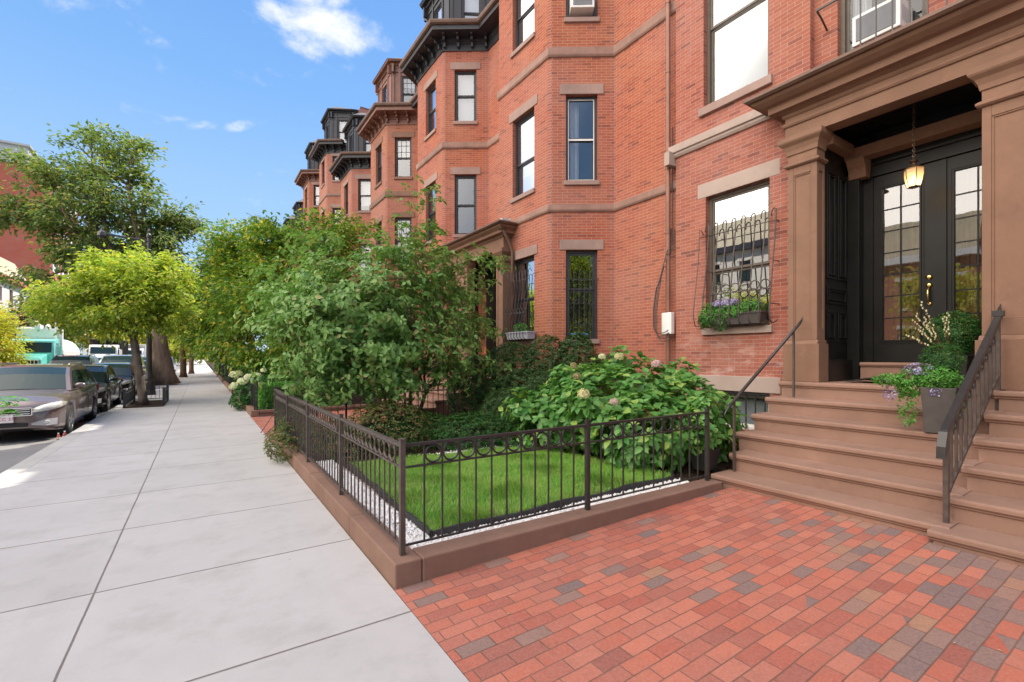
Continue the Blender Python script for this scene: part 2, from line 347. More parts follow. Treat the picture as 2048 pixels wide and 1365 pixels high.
c_ = t.mix(r_, (.09, .27, .025), (.24, .50, .06)); c_ = t.mix(t.mr(pz, .4, .7, 0, .75), c_, t.mix(r_, (.20, .40, .05), (.36, .50, .10))); c_ = t.mix(t.math('LESS_THAN', t.math('FRACT', t.math('MULTIPLY', r_, 31.7)), .06), c_, (.45, .40, .20))
p_ = t.bsdf(c_, .5, 0, None, .3, out=False); tl = t.new('BsdfTranslucent'); t.l.new(c_, tl.inputs[0]); m_ = t.new('MixShader'); m_.inputs[0].default_value = .3; t.l.new(p_.outputs[0], m_.inputs[1]); t.l.new(tl.outputs[0], m_.inputs[2]); t.l.new(m_.outputs[0], t.out.inputs[0])
def bark(name, c, sc=9):
    t = NT(name); a = t.noise(sc, 6, .7, sc=(1, 1, .22)); f = t.noise(sc * 6, 4)
    t.bsdf(t.ramp(a, [(.3, tuple(x * .45 for x in c)), (.5, c), (.72, tuple(min(1, x * 1.5) for x in c))]), .9, 0, t.bump(t.math('ADD', a, t.math('MULTIPLY', f, .3)), .8, .03), .2)
bark('bark_dark', (.045, .035, .028)); bark('bark_grey', (.15, .115, .09)); bark('bark_brown', (.16, .10, .065)); bark('bark_plane', (.19, .135, .095), 4)

# ------------------------------------------------------------------ mesh builder
class MB:
    def __init__(s, frame=None): s.v = []; s.f = []; s.uv = []; s.mi = []; s.cur = 0; s.fr = frame; s.hasuv = False
    def P(s, p):
        if s.fr is None: return tuple(p)
        ox, oy, dx, dy, nx, ny = s.fr
        return (ox + dx * p[0] + nx * p[1], oy + dy * p[0] + ny * p[1], p[2])
    def add(s, pts, faces, uvs=None):
        b = len(s.v); s.v += [s.P(p) for p in pts]
        for k, f in enumerate(faces):
            s.f.append([b + i for i in f]); s.mi.append(s.cur); s.uv.append(uvs[k] if uvs else None)
        if uvs: s.hasuv = True
    def box(s, x0, x1, y0, y1, z0, z1):
        s.add([(x0, y0, z0), (x1, y0, z0), (x1, y1, z0), (x0, y1, z0), (x0, y0, z1), (x1, y0, z1), (x1, y1, z1), (x0, y1, z1)],
              [(0, 3, 2, 1), (4, 5, 6, 7), (0, 1, 5, 4), (1, 2, 6, 5), (2, 3, 7, 6), (3, 0, 4, 7)])
        return s
    def quad(s, a, b, c, d, uv=None): s.add([a, b, c, d], [(0, 1, 2, 3)], [uv] if uv else None); return s
    def prism(s, poly, axis, a, b):
        """poly: 2D outline; extruded from a to b along axis 'x','y' or 'z'"""
        n = len(poly)
        def mk(p, t): return {'x': (t, p[0], p[1]), 'y': (p[0], t, p[1]), 'z': (p[0], p[1], t)}[axis]
        pts = [mk(p, a) for p in poly] + [mk(p, b) for p in poly]
        fs = [tuple(range(n))[::-1], tuple(range(n, 2 * n))] + [(i, (i + 1) % n, n + (i + 1) % n, n + i) for i in range(n)]
        s.add(pts, fs); return s
    def tube(s, pts, r, n=8, cap=True, sq=1.0):
        pts = [Vector(p) for p in pts]; m = len(pts); rs = r if isinstance(r, (list, tuple)) else [r] * m
        V = []; up = Vector((0, 0, 1))
        prev = None
        for i, p in enumerate(pts):
            d = (pts[min(i + 1, m - 1)] - pts[max(i - 1, 0)])
            if d.length < 1e-9: d = Vector((0, 0, 1))
            d.normalize()
            if prev is None:
                a = d.cross(up if abs(d.z) < .95 else Vector((0, 1, 0))).normalized()
            else:
                a = prev - d * prev.dot(d)
                a = a.normalized() if a.length > 1e-6 else d.orthogonal().normalized()
            prev = a; b = d.cross(a)
            for k in range(n):
                t_ = 2 * math.pi * (k + .5) / n
                V.append(tuple(p + (a * math.cos(t_) + b * math.sin(t_) * sq) * rs[i]))
        F = [(i * n + k, i * n + (k + 1) % n, (i + 1) * n + (k + 1) % n, (i + 1) * n + k) for i in range(m - 1) for k in range(n)]
        if cap: F += [tuple(range(n))[::-1], tuple(range((m - 1) * n, m * n))]
        s.add(V, F); return s
    def lathe(s, prof, c=(0, 0, 0), n=16, axis='z'):
        V = []
        for r, h in prof:
            for k in range(n):
                t_ = 2 * math.pi * (k + .5) / n
                q = (r * math.cos(t_), r * math.sin(t_), h)
                if axis == 'x': q = (h, q[0], q[1])
                elif axis == 'y': q = (q[0], h, q[1])
                V.append((c[0] + q[0], c[1] + q[1], c[2] + q[2]))
        m = len(prof)
        F = [(i * n + k, i * n + (k + 1) % n, (i + 1) * n + (k + 1) % n, (i + 1) * n + k) for i in range(m - 1) for k in range(n)]
        F += [tuple(range(n))[::-1], tuple(range((m - 1) * n, m * n))]
        s.add(V, F); return s
    def ring(s, c, R, r, ax, n=20, m=6, sy=1.0):
        """torus with axis along ax ('x','y' or 2D normal tuple)"""
        V = []
        nx, ny = {'x': (1, 0), 'y': (0, 1)}.get(ax, ax)
        tx, ty = -ny, nx
        for i in range(n):
            a = 2 * math.pi * i / n; ca, sa = math.cos(a), math.sin(a)
            for k in range(m):
                b = 2 * math.pi * k / m; rr = R + r * math.cos(b); o = r * math.sin(b)
                V.append((c[0] + tx * rr * ca + nx * o, c[1] + ty * rr * ca + ny * o, c[2] + rr * sa * sy))
        F = [(i * m + k, ((i + 1) % n) * m + k, ((i + 1) % n) * m + (k + 1) % m, i * m + (k + 1) % m) for i in range(n) for k in range(m)]
        s.add(V, F); return s
    def build(s, name, mats, parent=None, smooth=False, bevel=0, segs=2):
        me = bpy.data.meshes.new(name); me.from_pydata(s.v, [], s.f)
        if not isinstance(mats, (list, tuple)): mats = [mats]
        for m in mats: me.materials.append(MATS[m])
        if len(mats) > 1:
            for p, i in zip(me.polygons, s.mi): p.material_index = i
        if s.hasuv:
            uvl = me.uv_layers.new(name='UVMap'); k = 0
            for p, u in zip(me.polygons, s.uv):
                for j in range(p.loop_total):
                    uvl.data[k].uv = u[j] if u else (0, 0); k += 1
        if smooth: me.polygons.foreach_set('use_smooth', [True] * len(me.polygons))
        me.update()
        o = bpy.data.objects.new(name, me); COL.objects.link(o)
        if bevel:
            md = o.modifiers.new('bevel', 'BEVEL'); md.width = bevel; md.segments = segs; md.limit_method = 'ANGLE'; md.angle_limit = rad(40)
        if parent is not None: adopt(o, parent)
        return o
def wmat(o):
    m = o.matrix_basis.copy()
    while o.parent is not None: m = o.parent.matrix_basis @ o.matrix_parent_inverse @ m; o = o.parent
    return m
def adopt(o, parent):
    o.parent = parent; o.matrix_parent_inverse = wmat(parent).inverted(); return o
def thing(name, label, cat, loc=(0, 0, 0), group=None, rz=0):
    o = bpy.data.objects.new(name, None); COL.objects.link(o); o.empty_display_size = .2
    o.location = loc; o.rotation_euler = (0, 0, rz); return tag(o, label, cat, group)
def tag(o, label, cat, group=None, kind=None):
    o['label'] = label; o['category'] = cat
    if group: o['group'] = group
    if kind: o['kind'] = kind
    return o
def struct(o, label=None):
    o['kind'] = 'structure'
    if label: o['label'] = label; o['category'] = o.name.split('.')[0].replace('_', ' ')
    return o
KIDS = {}
def kids(o): return [c for c in bpy.data.objects if c.parent is o]
def clone(root, loc, label, group=None, rz=None, mats=None, scale=None):
    r = root.copy(); COL.objects.link(r); r.location = loc; r['label'] = label
    if group: r['group'] = group
    if rz is not None: r.rotation_euler = (0, 0, rz)
    if scale is not None: r.scale = scale
    def rec(src, dst):
        for ch in kids(src):
            c = ch.copy(); COL.objects.link(c); c.parent = dst
            if mats and c.type == 'MESH':
                for ms in c.material_slots:
                    if ms.material and ms.material.name in mats:
                        ms.link = 'OBJECT'; ms.material = MATS[mats[ms.material.name]]
            rec(ch, c)
    rec(root, r); return r

def np_mesh(name, V, F, mats, parent=None, mi=None):
    """V (n,3) float, F (m,k) int, k = 3 or 4"""
    me = bpy.data.meshes.new(name); n, k = F.shape
    me.vertices.add(len(V)); me.vertices.foreach_set('co', np.ascontiguousarray(V, dtype=np.float32).ravel())
    me.loops.add(n * k); me.loops.foreach_set('vertex_index', np.ascontiguousarray(F, dtype=np.int32).ravel())
    me.polygons.add(n); me.polygons.foreach_set('loop_start', np.arange(0, n * k, k, dtype=np.int32))
    if not isinstance(mats, (list, tuple)): mats = [mats]
    for m in mats: me.materials.append(MATS[m])
    if mi is not None: me.polygons.foreach_set('material_index', mi.astype(np.int32))
    me.update(calc_edges=True)
    o = bpy.data.objects.new(name, me); COL.objects.link(o)
    if parent is not None: adopt(o, parent)
    return o

def leaf_geo(P, D, L, Wd, rng, fold=.18, droop=.25):
    """leaves at points P pointing along D (n,3); sizes L,Wd (n,)"""
    n = len(P); D = D / np.linalg.norm(D, axis=1, keepdims=True)
    up = np.tile(np.array([0, 0, 1.]), (n, 1)) + rng.normal(0, .45, (n, 3))
    S = np.cross(D, up); S /= np.linalg.norm(S, axis=1, keepdims=True) + 1e-9
    N = np.cross(S, D)
    L = np.asarray(L).reshape(-1, 1) * np.ones((n, 1)); Wd = np.asarray(Wd).reshape(-1, 1) * np.ones((n, 1))
    b = P; mid = P + D * L * .42 - N * Wd * fold * .5; tip = P + D * L - N * L * droop
    r = P + D * L * .40 + S * Wd * .5 + N * Wd * fold; l = P + D * L * .40 - S * Wd * .5 + N * Wd * fold
    V = np.stack([b, r, tip, l, mid], 1).reshape(-1, 3)
    base = (np.arange(n) * 5)[:, None]
    F = np.concatenate([base + np.array([[0, 1, 2, 4]]), base + np.array([[0, 4, 2, 3]])], 0)
    return V, F
def merge(parts):
    Vs, Fs, o = [], [], 0
    for V, F in parts: Vs.append(V); Fs.append(F + o); o += len(V)
    return np.concatenate(Vs), np.concatenate(Fs)
def ball(n, rng, bias=.5):
    d = rng.normal(size=(n, 3)); d /= np.linalg.norm(d, axis=1, keepdims=True)
    return d * rng.random((n, 1)) ** bias
def sample_ell(ells, n, rng, bias=.45):
    """ells: list of (cx,cy,cz, rx,ry,rz[, weight])"""
    w = np.array([(e[3] * e[4] * e[5]) ** .8 * (e[6] if len(e) > 6 else 1) for e in ells]); w /= w.sum()
    idx = rng.choice(len(ells), n, p=w); E = np.array([e[:6] for e in ells])[idx]
    return E[:, :3] + ball(n, rng, bias) * E[:, 3:6]
def cluster_leaves(C, per, spread, flat, L, asp, rng, centre, droop=.3, out=.5, down=.25):
    n = len(C) * per; P = np.repeat(C, per, 0)
    off = rng.normal(size=(n, 3)) * np.array([spread, spread, spread * flat]); P = P + off
    D = rng.normal(size=(n, 3)) * np.array([1, 1, .35]) + off / spread * .5
    o = P - np.array(centre); o /= np.linalg.norm(o, axis=1, keepdims=True) + 1e-6
    D = D / (np.linalg.norm(D, axis=1, keepdims=True) + 1e-6) + o * out; D[:, 2] -= down
    ls = L * rng.uniform(.65, 1.25, n)
    return leaf_geo(P, D, ls, ls * asp, rng, droop=droop)
def skeleton(mb, base, top, r0, C, rng, n=6, rmin=.004, curve=.12, gather=.45):
    """trunk from base to top, then limbs that fork towards the leaf clusters C"""
    N = len(C)
    def rr(k): return max(rmin, r0 * (k / N) ** .5)
    def limb(a, b, ra, rb, nn):
        a = np.array(a); b = np.array(b); L = np.linalg.norm(b - a)
        m = (a + b) / 2 + rng.normal(0, curve * L * .5, 3) + np.array([0, 0, .06 * L])
        q = [a, (a + m) / 2 + rng.normal(0, .02 * L, 3), m, (m + b) / 2, b]; mb.tube([tuple(x) for x in q], [ra, ra * .75 + rb * .25, (ra + rb) / 2, ra * .25 + rb * .75, rb], nn, cap=False)
    def grow(p, pts, r, lev):
        if len(pts) <= 2 or lev > 8:
            for c in pts: mb.tube([tuple(p), tuple((p + c) / 2 + rng.normal(0, .03, 3)), tuple(c)], [min(r, .012), rmin, rmin * .6], 4, cap=False)
            return
        k = 3 if len(pts) > 14 and lev < 2 else 2
        cen = pts[rng.choice(len(pts), k, replace=False)]
        for _ in range(5):
            d = ((pts[:, None] - cen[None]) ** 2).sum(-1); lab = d.argmin(1)
            cen = np.array([pts[lab == j].mean(0) if (lab == j).any() else cen[j] for j in range(k)])
        for j in range(k):
            g = pts[lab == j]
            if not len(g): continue
            if len(g) == len(pts): g = g[:len(g) // 2] if j == 0 else g
            q = p + (g.mean(0) - p) * (gather + rng.uniform(-.05, .1)); r2 = min(r * .9, rr(len(g)))
            limb(p, q, r2 * 1.1, r2 * .85, n if r2 > .03 else 4); grow(q, g, r2 * .85, lev + 1)
    base = np.array(base, float); top = np.array(top, float)
    q = [base, base + (top - base) * .12, base + (top - base) * .5 + rng.normal(0, r0 * .25, 3) * np.array([1, 1, 0]), top]
    mb.tube([tuple(x) for x in q], [r0 * 1.35, r0 * 1.02, r0 * .95, r0 * .88], 12, cap=True)
    grow(top, C, r0 * .88, 0)
def tree(name, label, cat, base, top, r0, ells, ncl, per, spread, L, leafm, barkm, seed, group=None, asp=.55, flat=.6, droop=.25, bias=.45, trunk2=None, rmin=.006, gather=.45):
    rng = np.random.default_rng(seed); t = thing(name, label, cat, base, group)
    C = sample_ell(ells, ncl, rng, bias); mb = MB(); 
    skeleton(mb, base, top, r0, C, rng, rmin=rmin, gather=gather)
    if trunk2:
        for b2, t2, r2, frac in trunk2:
            Cs = C[rng.random(len(C)) < frac]; skeleton(mb, b2, t2, r2, Cs, rng, rmin=rmin)
    mb.build('trunk', barkm, t, smooth=True)
    cen = C.mean(0)
    V, F = cluster_leaves(C, per, spread, flat, L, asp, rng, cen, droop)
    np_mesh('crown', V, F, leafm, t); return t
# ================================================================== the setting
def sheet(name, x0, x1, y0, y1, z, mat, n=1):
    m = MB(); m.quad((x0, y0, z), (x1, y0, z), (x1, y1, z), (x0, y1, z)); return struct(m.build(name, mat))
sheet('ground', -900, 900, -200, 1800, -.20, 'ground_earth')
sheet('road', -13.0, -2.3, -60, 420, -.15, 'asphalt')
m = MB(); m.box(-2.05, 1.10, -40, 300, -.15, 0.0); sw = struct(m.build('sidewalk', 'sidewalk_concrete'))
m = MB()
y = -40.0
while y < 300:
    m.box(-2.30, -2.053, y, y + 2.39, -.19, -.004); y += 2.4
struct(m.build('kerb', 'granite_kerb', bevel=.012))
m = MB(); m.box(-17.5, -13.0, -60, 420, -.19, -.01); struct(m.build('far_sidewalk', 'sidewalk_concrete'))
def slope_sheet(name, x0, x1, y0, y1, zf, mat, nx=8):
    m = MB()
    xs = [x0 + (x1 - x0) * i / nx for i in range(nx + 1)]
    for a, b in zip(xs, xs[1:]): m.quad((a, y0, zf(a)), (b, y0, zf(b)), (b, y1, zf(b)), (a, y1, zf(a)))
    return struct(m.build(name, mat))
patio = slope_sheet('brick_walk', 1.103, 5.2, -4.6, 3.12, lambda x: .0 + max(0, x - 1.3) * .022, 'paver_brick')
slope_sheet('brick_path', 1.103, 4.1, 10.36, 14.1, lambda x: .0 + max(0, x - 1.3) * .015, 'paver_brick')
sheet('garden_soil', 1.25, 7.6, 3.2, 10.3, .115, 'mulch')
sheet('neighbour_garden_soil', 1.25, 7.6, 14.1, 200, .10, 'mulch')

# kerb stones round the gardens
def kerb_run(label, pts_boxes, cat='garden kerb', group=None):
    x0, x1, y0, y1 = pts_boxes[0][:4]
    t = thing('garden_kerb', label, cat, (x0, y0, 0), group)
    for (x0, x1, y0, y1, z1) in pts_boxes:
        m = MB(); m.box(x0, x1, y0, y1, -.1, z1); m.build('kerb_stone', 'brownstone', t, bevel=.012)
    return t
kerb_run('low brownstone kerb under the ring topped fence, around the lawn garden',
         [(1.11, 1.31, 3.12, 4.30, .17), (1.11, 1.31, 4.305, 5.60, .17), (1.11, 1.31, 5.605, 6.15, .168), (1.11, 1.31, 6.155, 10.28, .17), (1.314, 4.97, 3.12, 3.33, .17), (1.314, 4.2, 10.16, 10.28, .16)])
kerb_run('brownstone kerb of the next garden up the street, across the brick path',
         [(1.10, 1.30, 14.13, 18.0, .17), (1.10, 1.30, 18.005, 21.3, .17), (1.304, 4.2, 14.13, 14.30, .17)])
g_far = 'brownstone kerbs of the gardens further up the street'
for k in range(3):
    y0 = 23.6 + k * 10.7
    kerb_run('low brownstone kerb of a garden far up the sidewalk, %s' % ['past the white hydrangea', 'under the garden trees', 'near the end of the row'][k], [(1.10, 1.30, y0, y0 + 9, .17)], group=g_far)

# ------------------------------------------------------------------ iron fences
def make_panel(t, fr, s0, L, z0, h, rings=True, mat='iron_black', np_=11, base=.07, spear=False):
    m = MB(fr); sp = L / (np_ + 1)
    zt = z0 + h; zr = zt - .165
    m.box(s0, s0 + L, -.018, .018, zt - .022, zt); 
    if rings: m.box(s0, s0 + L, -.010, .010, zr - .014, zr)
    m.box(s0, s0 + L, -.010, .010, z0 + base - .012, z0 + base)
    for i in range(1, np_ + 1):
        s = s0 + sp * i
        top = zt - .022 if not spear else zt + .05
        m.box(s - .0058, s + .0058, -.0058, .0058, z0 + base, top)
    p = m.build('fence_panel', mat, t)
    if rings:
        for i in range(np_ - 1 + 2):
            s = s0 + sp * (i + .5)
            if i in (0, np_): continue
            mm = MB(); c = MB(fr).P((s, 0, zt - .022 - .0715))
            nx, ny = (fr[4], fr[5]); mm.ring(c, .064, .0085, (nx, ny), 22, 6)
            mm.build('ring', mat, p, smooth=True)
def post(t, fr, s, z0, h, w=.024, mat='iron_black'):
    m = MB(fr); m.box(s - w, s + w, -w, w, z0 - .01, z0 + h); m.box(s - w - .003, s + w + .003, -w - .003, w + .003, z0 + h, z0 + h + .008)
    return m.build('post', mat, t)
def fence(label, x, y, dx, dy, posts, z0=.17, h=.80, mat='iron_brown', rings=True, group=None, np_=11, ph=.03, spear=False, w=.019, skip=0):
    t = thing('iron_fence', label, 'fence', (x, y, z0), group)
    fr = (x, y, dx, dy, -dy, dx)
    for s in posts[skip:]: post(t, fr, s, z0, h + ph, w, mat)
    for a, b in zip(posts, posts[1:]): make_panel(t, fr, a + .024, b - a - .048, z0, h, rings, mat, max(2, round(np_ * (b - a) / 1.8)), spear=spear)
    return t
fence('dark brown iron fence with a row of rings, running along the sidewalk beside the lawn', 1.21, 3.25, 0, 1, [0, 1.77, 3.57, 5.35, 6.93], np_=13)
fence('black ring topped iron fence across the front of the lawn, ending at the brownstone steps', 1.21, 3.25, 1, 0, [.0, 1.80, 3.66], mat='iron_black', skip=1)
fence('black ring topped fence between the garden tree and the neighbouring brick path', 1.21, 10.2, 1, 0, [.05, 1.35, 2.65, 3.9], mat='iron_black')
fence('thin black iron fence in front of the clipped green hedge', 1.2, 14.25, 0, 1, [0, 1.7, 3.4, 5.1, 6.9], h=.78, mat='iron_black', rings=False, np_=9, ph=.10, spear=False)
fence('black iron fence running from the hedge corner along the brick path', 1.2, 14.22, 1, 0, [.05, 1.5, 3.0], h=.78, mat='iron_black', rings=False, np_=9, ph=.10)
gf = 'black picket fences further up the sidewalk'
fence('black spear picket fence beyond the white hydrangea blooms', 1.2, 23.7, 0, 1, [0, 2.2, 4.4, 6.6, 8.8], h=.95, mat='iron_black', rings=False, np_=11, ph=.12, spear=True, group=gf)
fence('distant black picket fence under the dark garden trees', 1.2, 34.4, 0, 1, [0, 2.2, 4.4, 6.6, 8.8], h=.95, mat='iron_black', rings=False, np_=9, ph=.12, spear=True, group=gf)

# ------------------------------------------------------------------ walls and windows
def fr_seg(a, b):
    dx, dy = b[0] - a[0], b[1] - a[1]; L = max(1e-6, math.hypot(dx, dy)); dx /= L; dy /= L
    return (a[0], a[1], dx, dy, -dy, dx), L
def wall(m, fr, s0, s1, z0, z1, ops, reveal=.13, uo=0.0):
    xs = sorted({s0, s1, *[o[0] for o in ops], *[o[1] for o in ops]}); zs = sorted({z0, z1, *[o[2] for o in ops], *[o[3] for o in ops]})
    m.fr = fr
    for a, b in zip(xs, xs[1:]):
        for c, d in zip(zs, zs[1:]):
            cx, cz = (a + b) / 2, (c + d) / 2
            if any(o[0] < cx < o[1] and o[2] < cz < o[3] for o in ops): continue
            m.quad((a, 0, c), (b, 0, c), (b, 0, d), (a, 0, d), [(a + uo, c), (b + uo, c), (b + uo, d), (a + uo, d)])
    for o in ops:
        a, b, c, d = o[:4]; r = -reveal
        m.quad((a, 0, c), (a, r, c), (a, r, d), (a, 0, d), [(0, c), (reveal, c), (reveal, d), (0, d)])
        m.quad((b, 0, c), (b, r, c), (b, r, d), (b, 0, d), [(0, c), (reveal, c), (reveal, d), (0, d)])
        m.quad((a, 0, c), (b, 0, c), (b, r, c), (a, r, c), [(a, 0), (b, 0), (b, reveal), (a, reveal)])
        m.quad((a, 0, d), (b, 0, d), (b, r, d), (a, r, d), [(a, 0), (b, 0), (b, reveal), (a, reveal)])
def sweep(m, poly, prof, z0=0.0):
    poly = [p for i, p in enumerate(poly) if i == 0 or math.hypot(p[0] - poly[i - 1][0], p[1] - poly[i - 1][1]) > .02]
    """poly: plan points (outward is to the left of travel mirrored to (-dy,dx)); prof: closed [(out,z)]"""
    n = len(poly); nor = []
    for i in range(n):
        ds = []
        if i > 0: ds.append((poly[i][0] - poly[i - 1][0], poly[i][1] - poly[i - 1][1]))
        if i < n - 1: ds.append((poly[i + 1][0] - poly[i][0], poly[i + 1][1] - poly[i][1]))
        ns = [(-d[1] / math.hypot(*d), d[0] / math.hypot(*d)) for d in ds]
        a = [sum(q[0] for q in ns) / len(ns), sum(q[1] for q in ns) / len(ns)]; l2 = a[0] ** 2 + a[1] ** 2
        nor.append((a[0] / l2, a[1] / l2))
    V = [(poly[i][0] + nor[i][0] * o, poly[i][1] + nor[i][1] * o, z0 + z) for i in range(n) for (o, z) in prof]
    k = len(prof)
    F = [(i * k + j, (i + 1) * k + j, (i + 1) * k + (j + 1) % k, i * k + (j + 1) % k) for i in range(n - 1) for j in range(k)]
    F += [tuple(range(k)), tuple(range((n - 1) * k, n * k))[::-1]]
    fr = m.fr; m.fr = None; m.add(V, F); m.fr = fr

def window(house, fr, s0, s1, z0, z1, frame='sash_dark', gl='window_glass', depth=.11, muntin=None, blind=0.0, blind_low=False, light=None, sill_w=.0, curtain=None, split=.5, fw=.055):
    """sash window in an opening: frame > glass, blind"""
    m = MB(fr); d0 = -depth - .05; d1 = -depth + .02
    e = .001
    m.box(s0 + e, s0 + fw, d0, d1, z0 + e, z1 - e); m.box(s1 - fw, s1 - e, d0, d1, z0 + e, z1 - e)
    m.box(s0 + fw + e, s1 - fw - e, d0, d1, z1 - fw, z1 - e); m.box(s0 + fw + e, s1 - fw - e, d0, d1, z0 + e, z0 + fw * .8)
    zm = z0 + (z1 - z0) * split; a, b = s0 + fw + e, s1 - fw - e; sw_ = .038
    zb, zt = z0 + fw * .8 + e, z1 - fw - e
    # upper sash in front, lower sash behind
    for (c, d, q) in ((zm, zt, -depth - .002), (zb, zm - .002, -depth - .034)):
        m.box(a, a + sw_, q - .028, q, c, d); m.box(b - sw_, b, q - .028, q, c, d)
        m.box(a + sw_, b - sw_, q - .028, q, d - sw_, d); m.box(a + sw_, b - sw_, q - .028, q, c, c + sw_)
        if muntin:
            nx, nz, which = muntin
            if which == 'both' or (which == 'upper') == (q == -depth - .002):
                for i in range(1, nx): x = a + (b - a) * i / nx; m.box(x - .009, x + .009, q - .02, q - .004, c + sw_, d - sw_)
                for i in range(1, nz): z = c + (d - c) * i / nz; m.box(a + sw_, b - sw_, q - .018, q - .006, z - .009, z + .009)
    w = m.build('window', frame, house)
    if light:
        m = MB(fr); q = -depth + .004; t_ = .018
        for (c, d) in ((zm, zt), (zb, zm - .002)):
            m.box(a, a + t_, q - .006, q, c, d); m.box(b - t_, b, q - .006, q, c, d); m.box(a + t_, b - t_, q - .006, q, d - t_, d); m.box(a + t_, b - t_, q - .006, q, c, c + t_)
        m.build('storm_frame', light, w)
    m = MB(fr); g = -depth - .016
    m.quad((a, g, zm), (b, g, zm), (b, g, zt), (a, g, zt)); m.quad((a, g - .03, zb), (b, g - .03, zb), (b, g - .03, zm), (a, g - .03, zm))
    m.build('glass', gl, w)
    q = -depth - .14
    if blind > 0:
        m = MB(fr); h = zb + (zt - zb) * (1 - blind); m.quad((a - .03, q, h), (b + .03, q, h), (b + .03, q, zt + .03), (a - .03, q, zt + .03)); m.box(a - .03, b + .03, q - .012, q + .012, h - .02, h); m.build('blind', 'blind_white', w)
    if curtain:
        c0, c1 = curtain; m = MB(fr); n = 26; x0, x1 = a + (b - a) * c0, a + (b - a) * c1
        P = [(x0 + (x1 - x0) * i / n, q - .05 + .03 * math.sin(i * 1.9) * (1 + .3 * math.sin(i * .7))) for i in range(n + 1)]
        for p, r in zip(P, P[1:]): m.quad((p[0], p[1], zb), (r[0], r[1], zb), (r[0], r[1], zt), (p[0], p[1], zt))
        m.build('curtain', 'curtain_white', w)
    m = MB(fr); q = -depth - .62; A, B, Cc, D = s0 - .25, s1 + .25, z0 - .15, z1 + .15; r = -depth - .056
    m.quad((A, q, Cc), (B, q, Cc), (B, q, D), (A, q, D)); m.quad((A, r, Cc), (A, q, Cc), (A, q, D), (A, r, D)); m.quad((B, r, Cc), (B, q, Cc), (B, q, D), (B, r, D))
    m.quad((A, r, D), (B, r, D), (B, q, D), (A, q, D)); m.quad((A, r, Cc), (B, r, Cc), (B, q, Cc), (A, q, Cc))
    m.build('room', 'room_dark', w)
    return w
def lintel(house, fr, s0, s1, z, h=.22, over=.13, mat='lintel_stone', out=.02):
    m = MB(fr); m.box(s0 - over, s1 + over, -.05, out, z + .001, z + h); return m.build('lintel', mat, house, bevel=.008)
def sill(house, fr, s0, s1, z, h=.10, over=.05, mat='lintel_stone', out=.05):
    m = MB(fr); m.box(s0 - over, s1 + over, -.12, out, z - h, z - .001); return m.build('sill', mat, house, bevel=.008)

# ================================================================== our house
H1 = thing('brick_rowhouse', 'nearest brick rowhouse, with the brownstone portico, black doors and lantern', 'rowhouse', (7.3, 3.2, 0))
X1 = 7.3; fr1 = (X1, 0, 0, 1, -1, 0)
W1 = (3.80, 4.90, 2.09, 4.37); W2 = (3.82, 4.94, 5.93, 8.15); WB = (3.80, 4.86, .42, 1.035); W3 = (3.82, 4.94, 9.4, 11.4)
m = MB(); wall(m, fr1, 3.225, 5.51, .0, 12.2, [W1, W2, WB, W3])
X1b = 7.43; fr1b = (X1b, 0, 0, 1, -1, 0); WP = (1.95, 2.93, 5.55, 8.1); WP2 = (.1, 1.1, 5.55, 8.1)
wall(m, fr1b, -9.0, 3.225, 5.0, 12.2, [WP, WP2], uo=.1)
wall(m, fr1b, -9.0, -1.6, 0.0, 5.0, [], uo=.1)
fr_, L_ = fr_seg((X1b, 3.225), (X1, 3.225)); wall(m, fr_, 0, L_, 0, 12.2, [])
fr_, L_ = fr_seg((X1, 5.51), (17, 5.51)); wall(m, fr_, 0, L_, 0, 12.2, [])
fr_, L_ = fr_seg((17, -9), (X1b, -9)); wall(m, fr_, 0, L_, 0, 12.2, [])
fr_, L_ = fr_seg((17, 5.51), (17, -9)); wall(m, fr_, 0, L_, 0, 12.2, [])
m.build('wall', 'brick_house', H1)
m = MB(); m.box(7.32, 16.98, -8.98, 5.49, 12.0, 12.45); m.build('roof', 'roof_slate', H1)
m = MB(); sweep(m, [(X1b, -9), (X1b, 3.2), (X1, 3.2), (X1, 5.52)], [(-.03, 11.7), (.10, 11.8), (.40, 12.0), (.45, 12.2), (.45, 12.5), (-.03, 12.5)]); m.build('cornice', 'brown_trim', H1)
# string course, lintels, sills
m = MB(); sweep(m, [(X1, 3.46), (X1, 5.53), (X1 + .4, 5.53)], [(-.05, 5.26), (.03, 5.26), (.055, 5.30), (.055, 5.33), (.085, 5.345), (.085, 5.475), (-.05, 5.48)]); m.build('string_course', 'lintel_grey', H1, bevel=.004)
lintel(H1, fr1, W1[0], W1[1], W1[3], .25, .155, 'lintel_grey', .006); sill(H1, fr1, W1[0], W1[1], W1[2], .115, .05, 'lintel_grey', .05)
sill(H1, fr1, W2[0], W2[1], W2[2], .14, .07, 'lintel_stone', .06); lintel(H1, fr1, W2[0], W2[1], W2[3], .25, .15, 'lintel_grey', .006)
lintel(H1, fr1, WB[0] + .05, WB[1] - .05, WB[3], .25, .22, 'lintel_grey', .02)
window(H1, fr1, *W1, gl='bright_glass', frame='sash_brown', blind=0.0, split=.43, depth=.12, fw=.05, curtain=None)
window(H1, fr1, *W2, gl='soft_glass', frame='sash_brown', blind=.97, split=.62, depth=.12, fw=.05)
window(H1, fr1, *W3, frame='sash_brown', blind=.8)
w = window(H1, fr1, *WB, frame='white_paint', blind=1.0, depth=.10, split=.9)
m = MB(fr1)
for i in range(7): s = 3.88 + i * .155; m.box(s - .008, s + .008, -.03, -.014, .43, .98)
m.box(3.81, 4.85, -.033, -.012, .98, .995); m.box(3.80, 4.86, -.09, -.002, 1.0, 1.033); m.build('basement_window_bars', 'iron_black', H1)
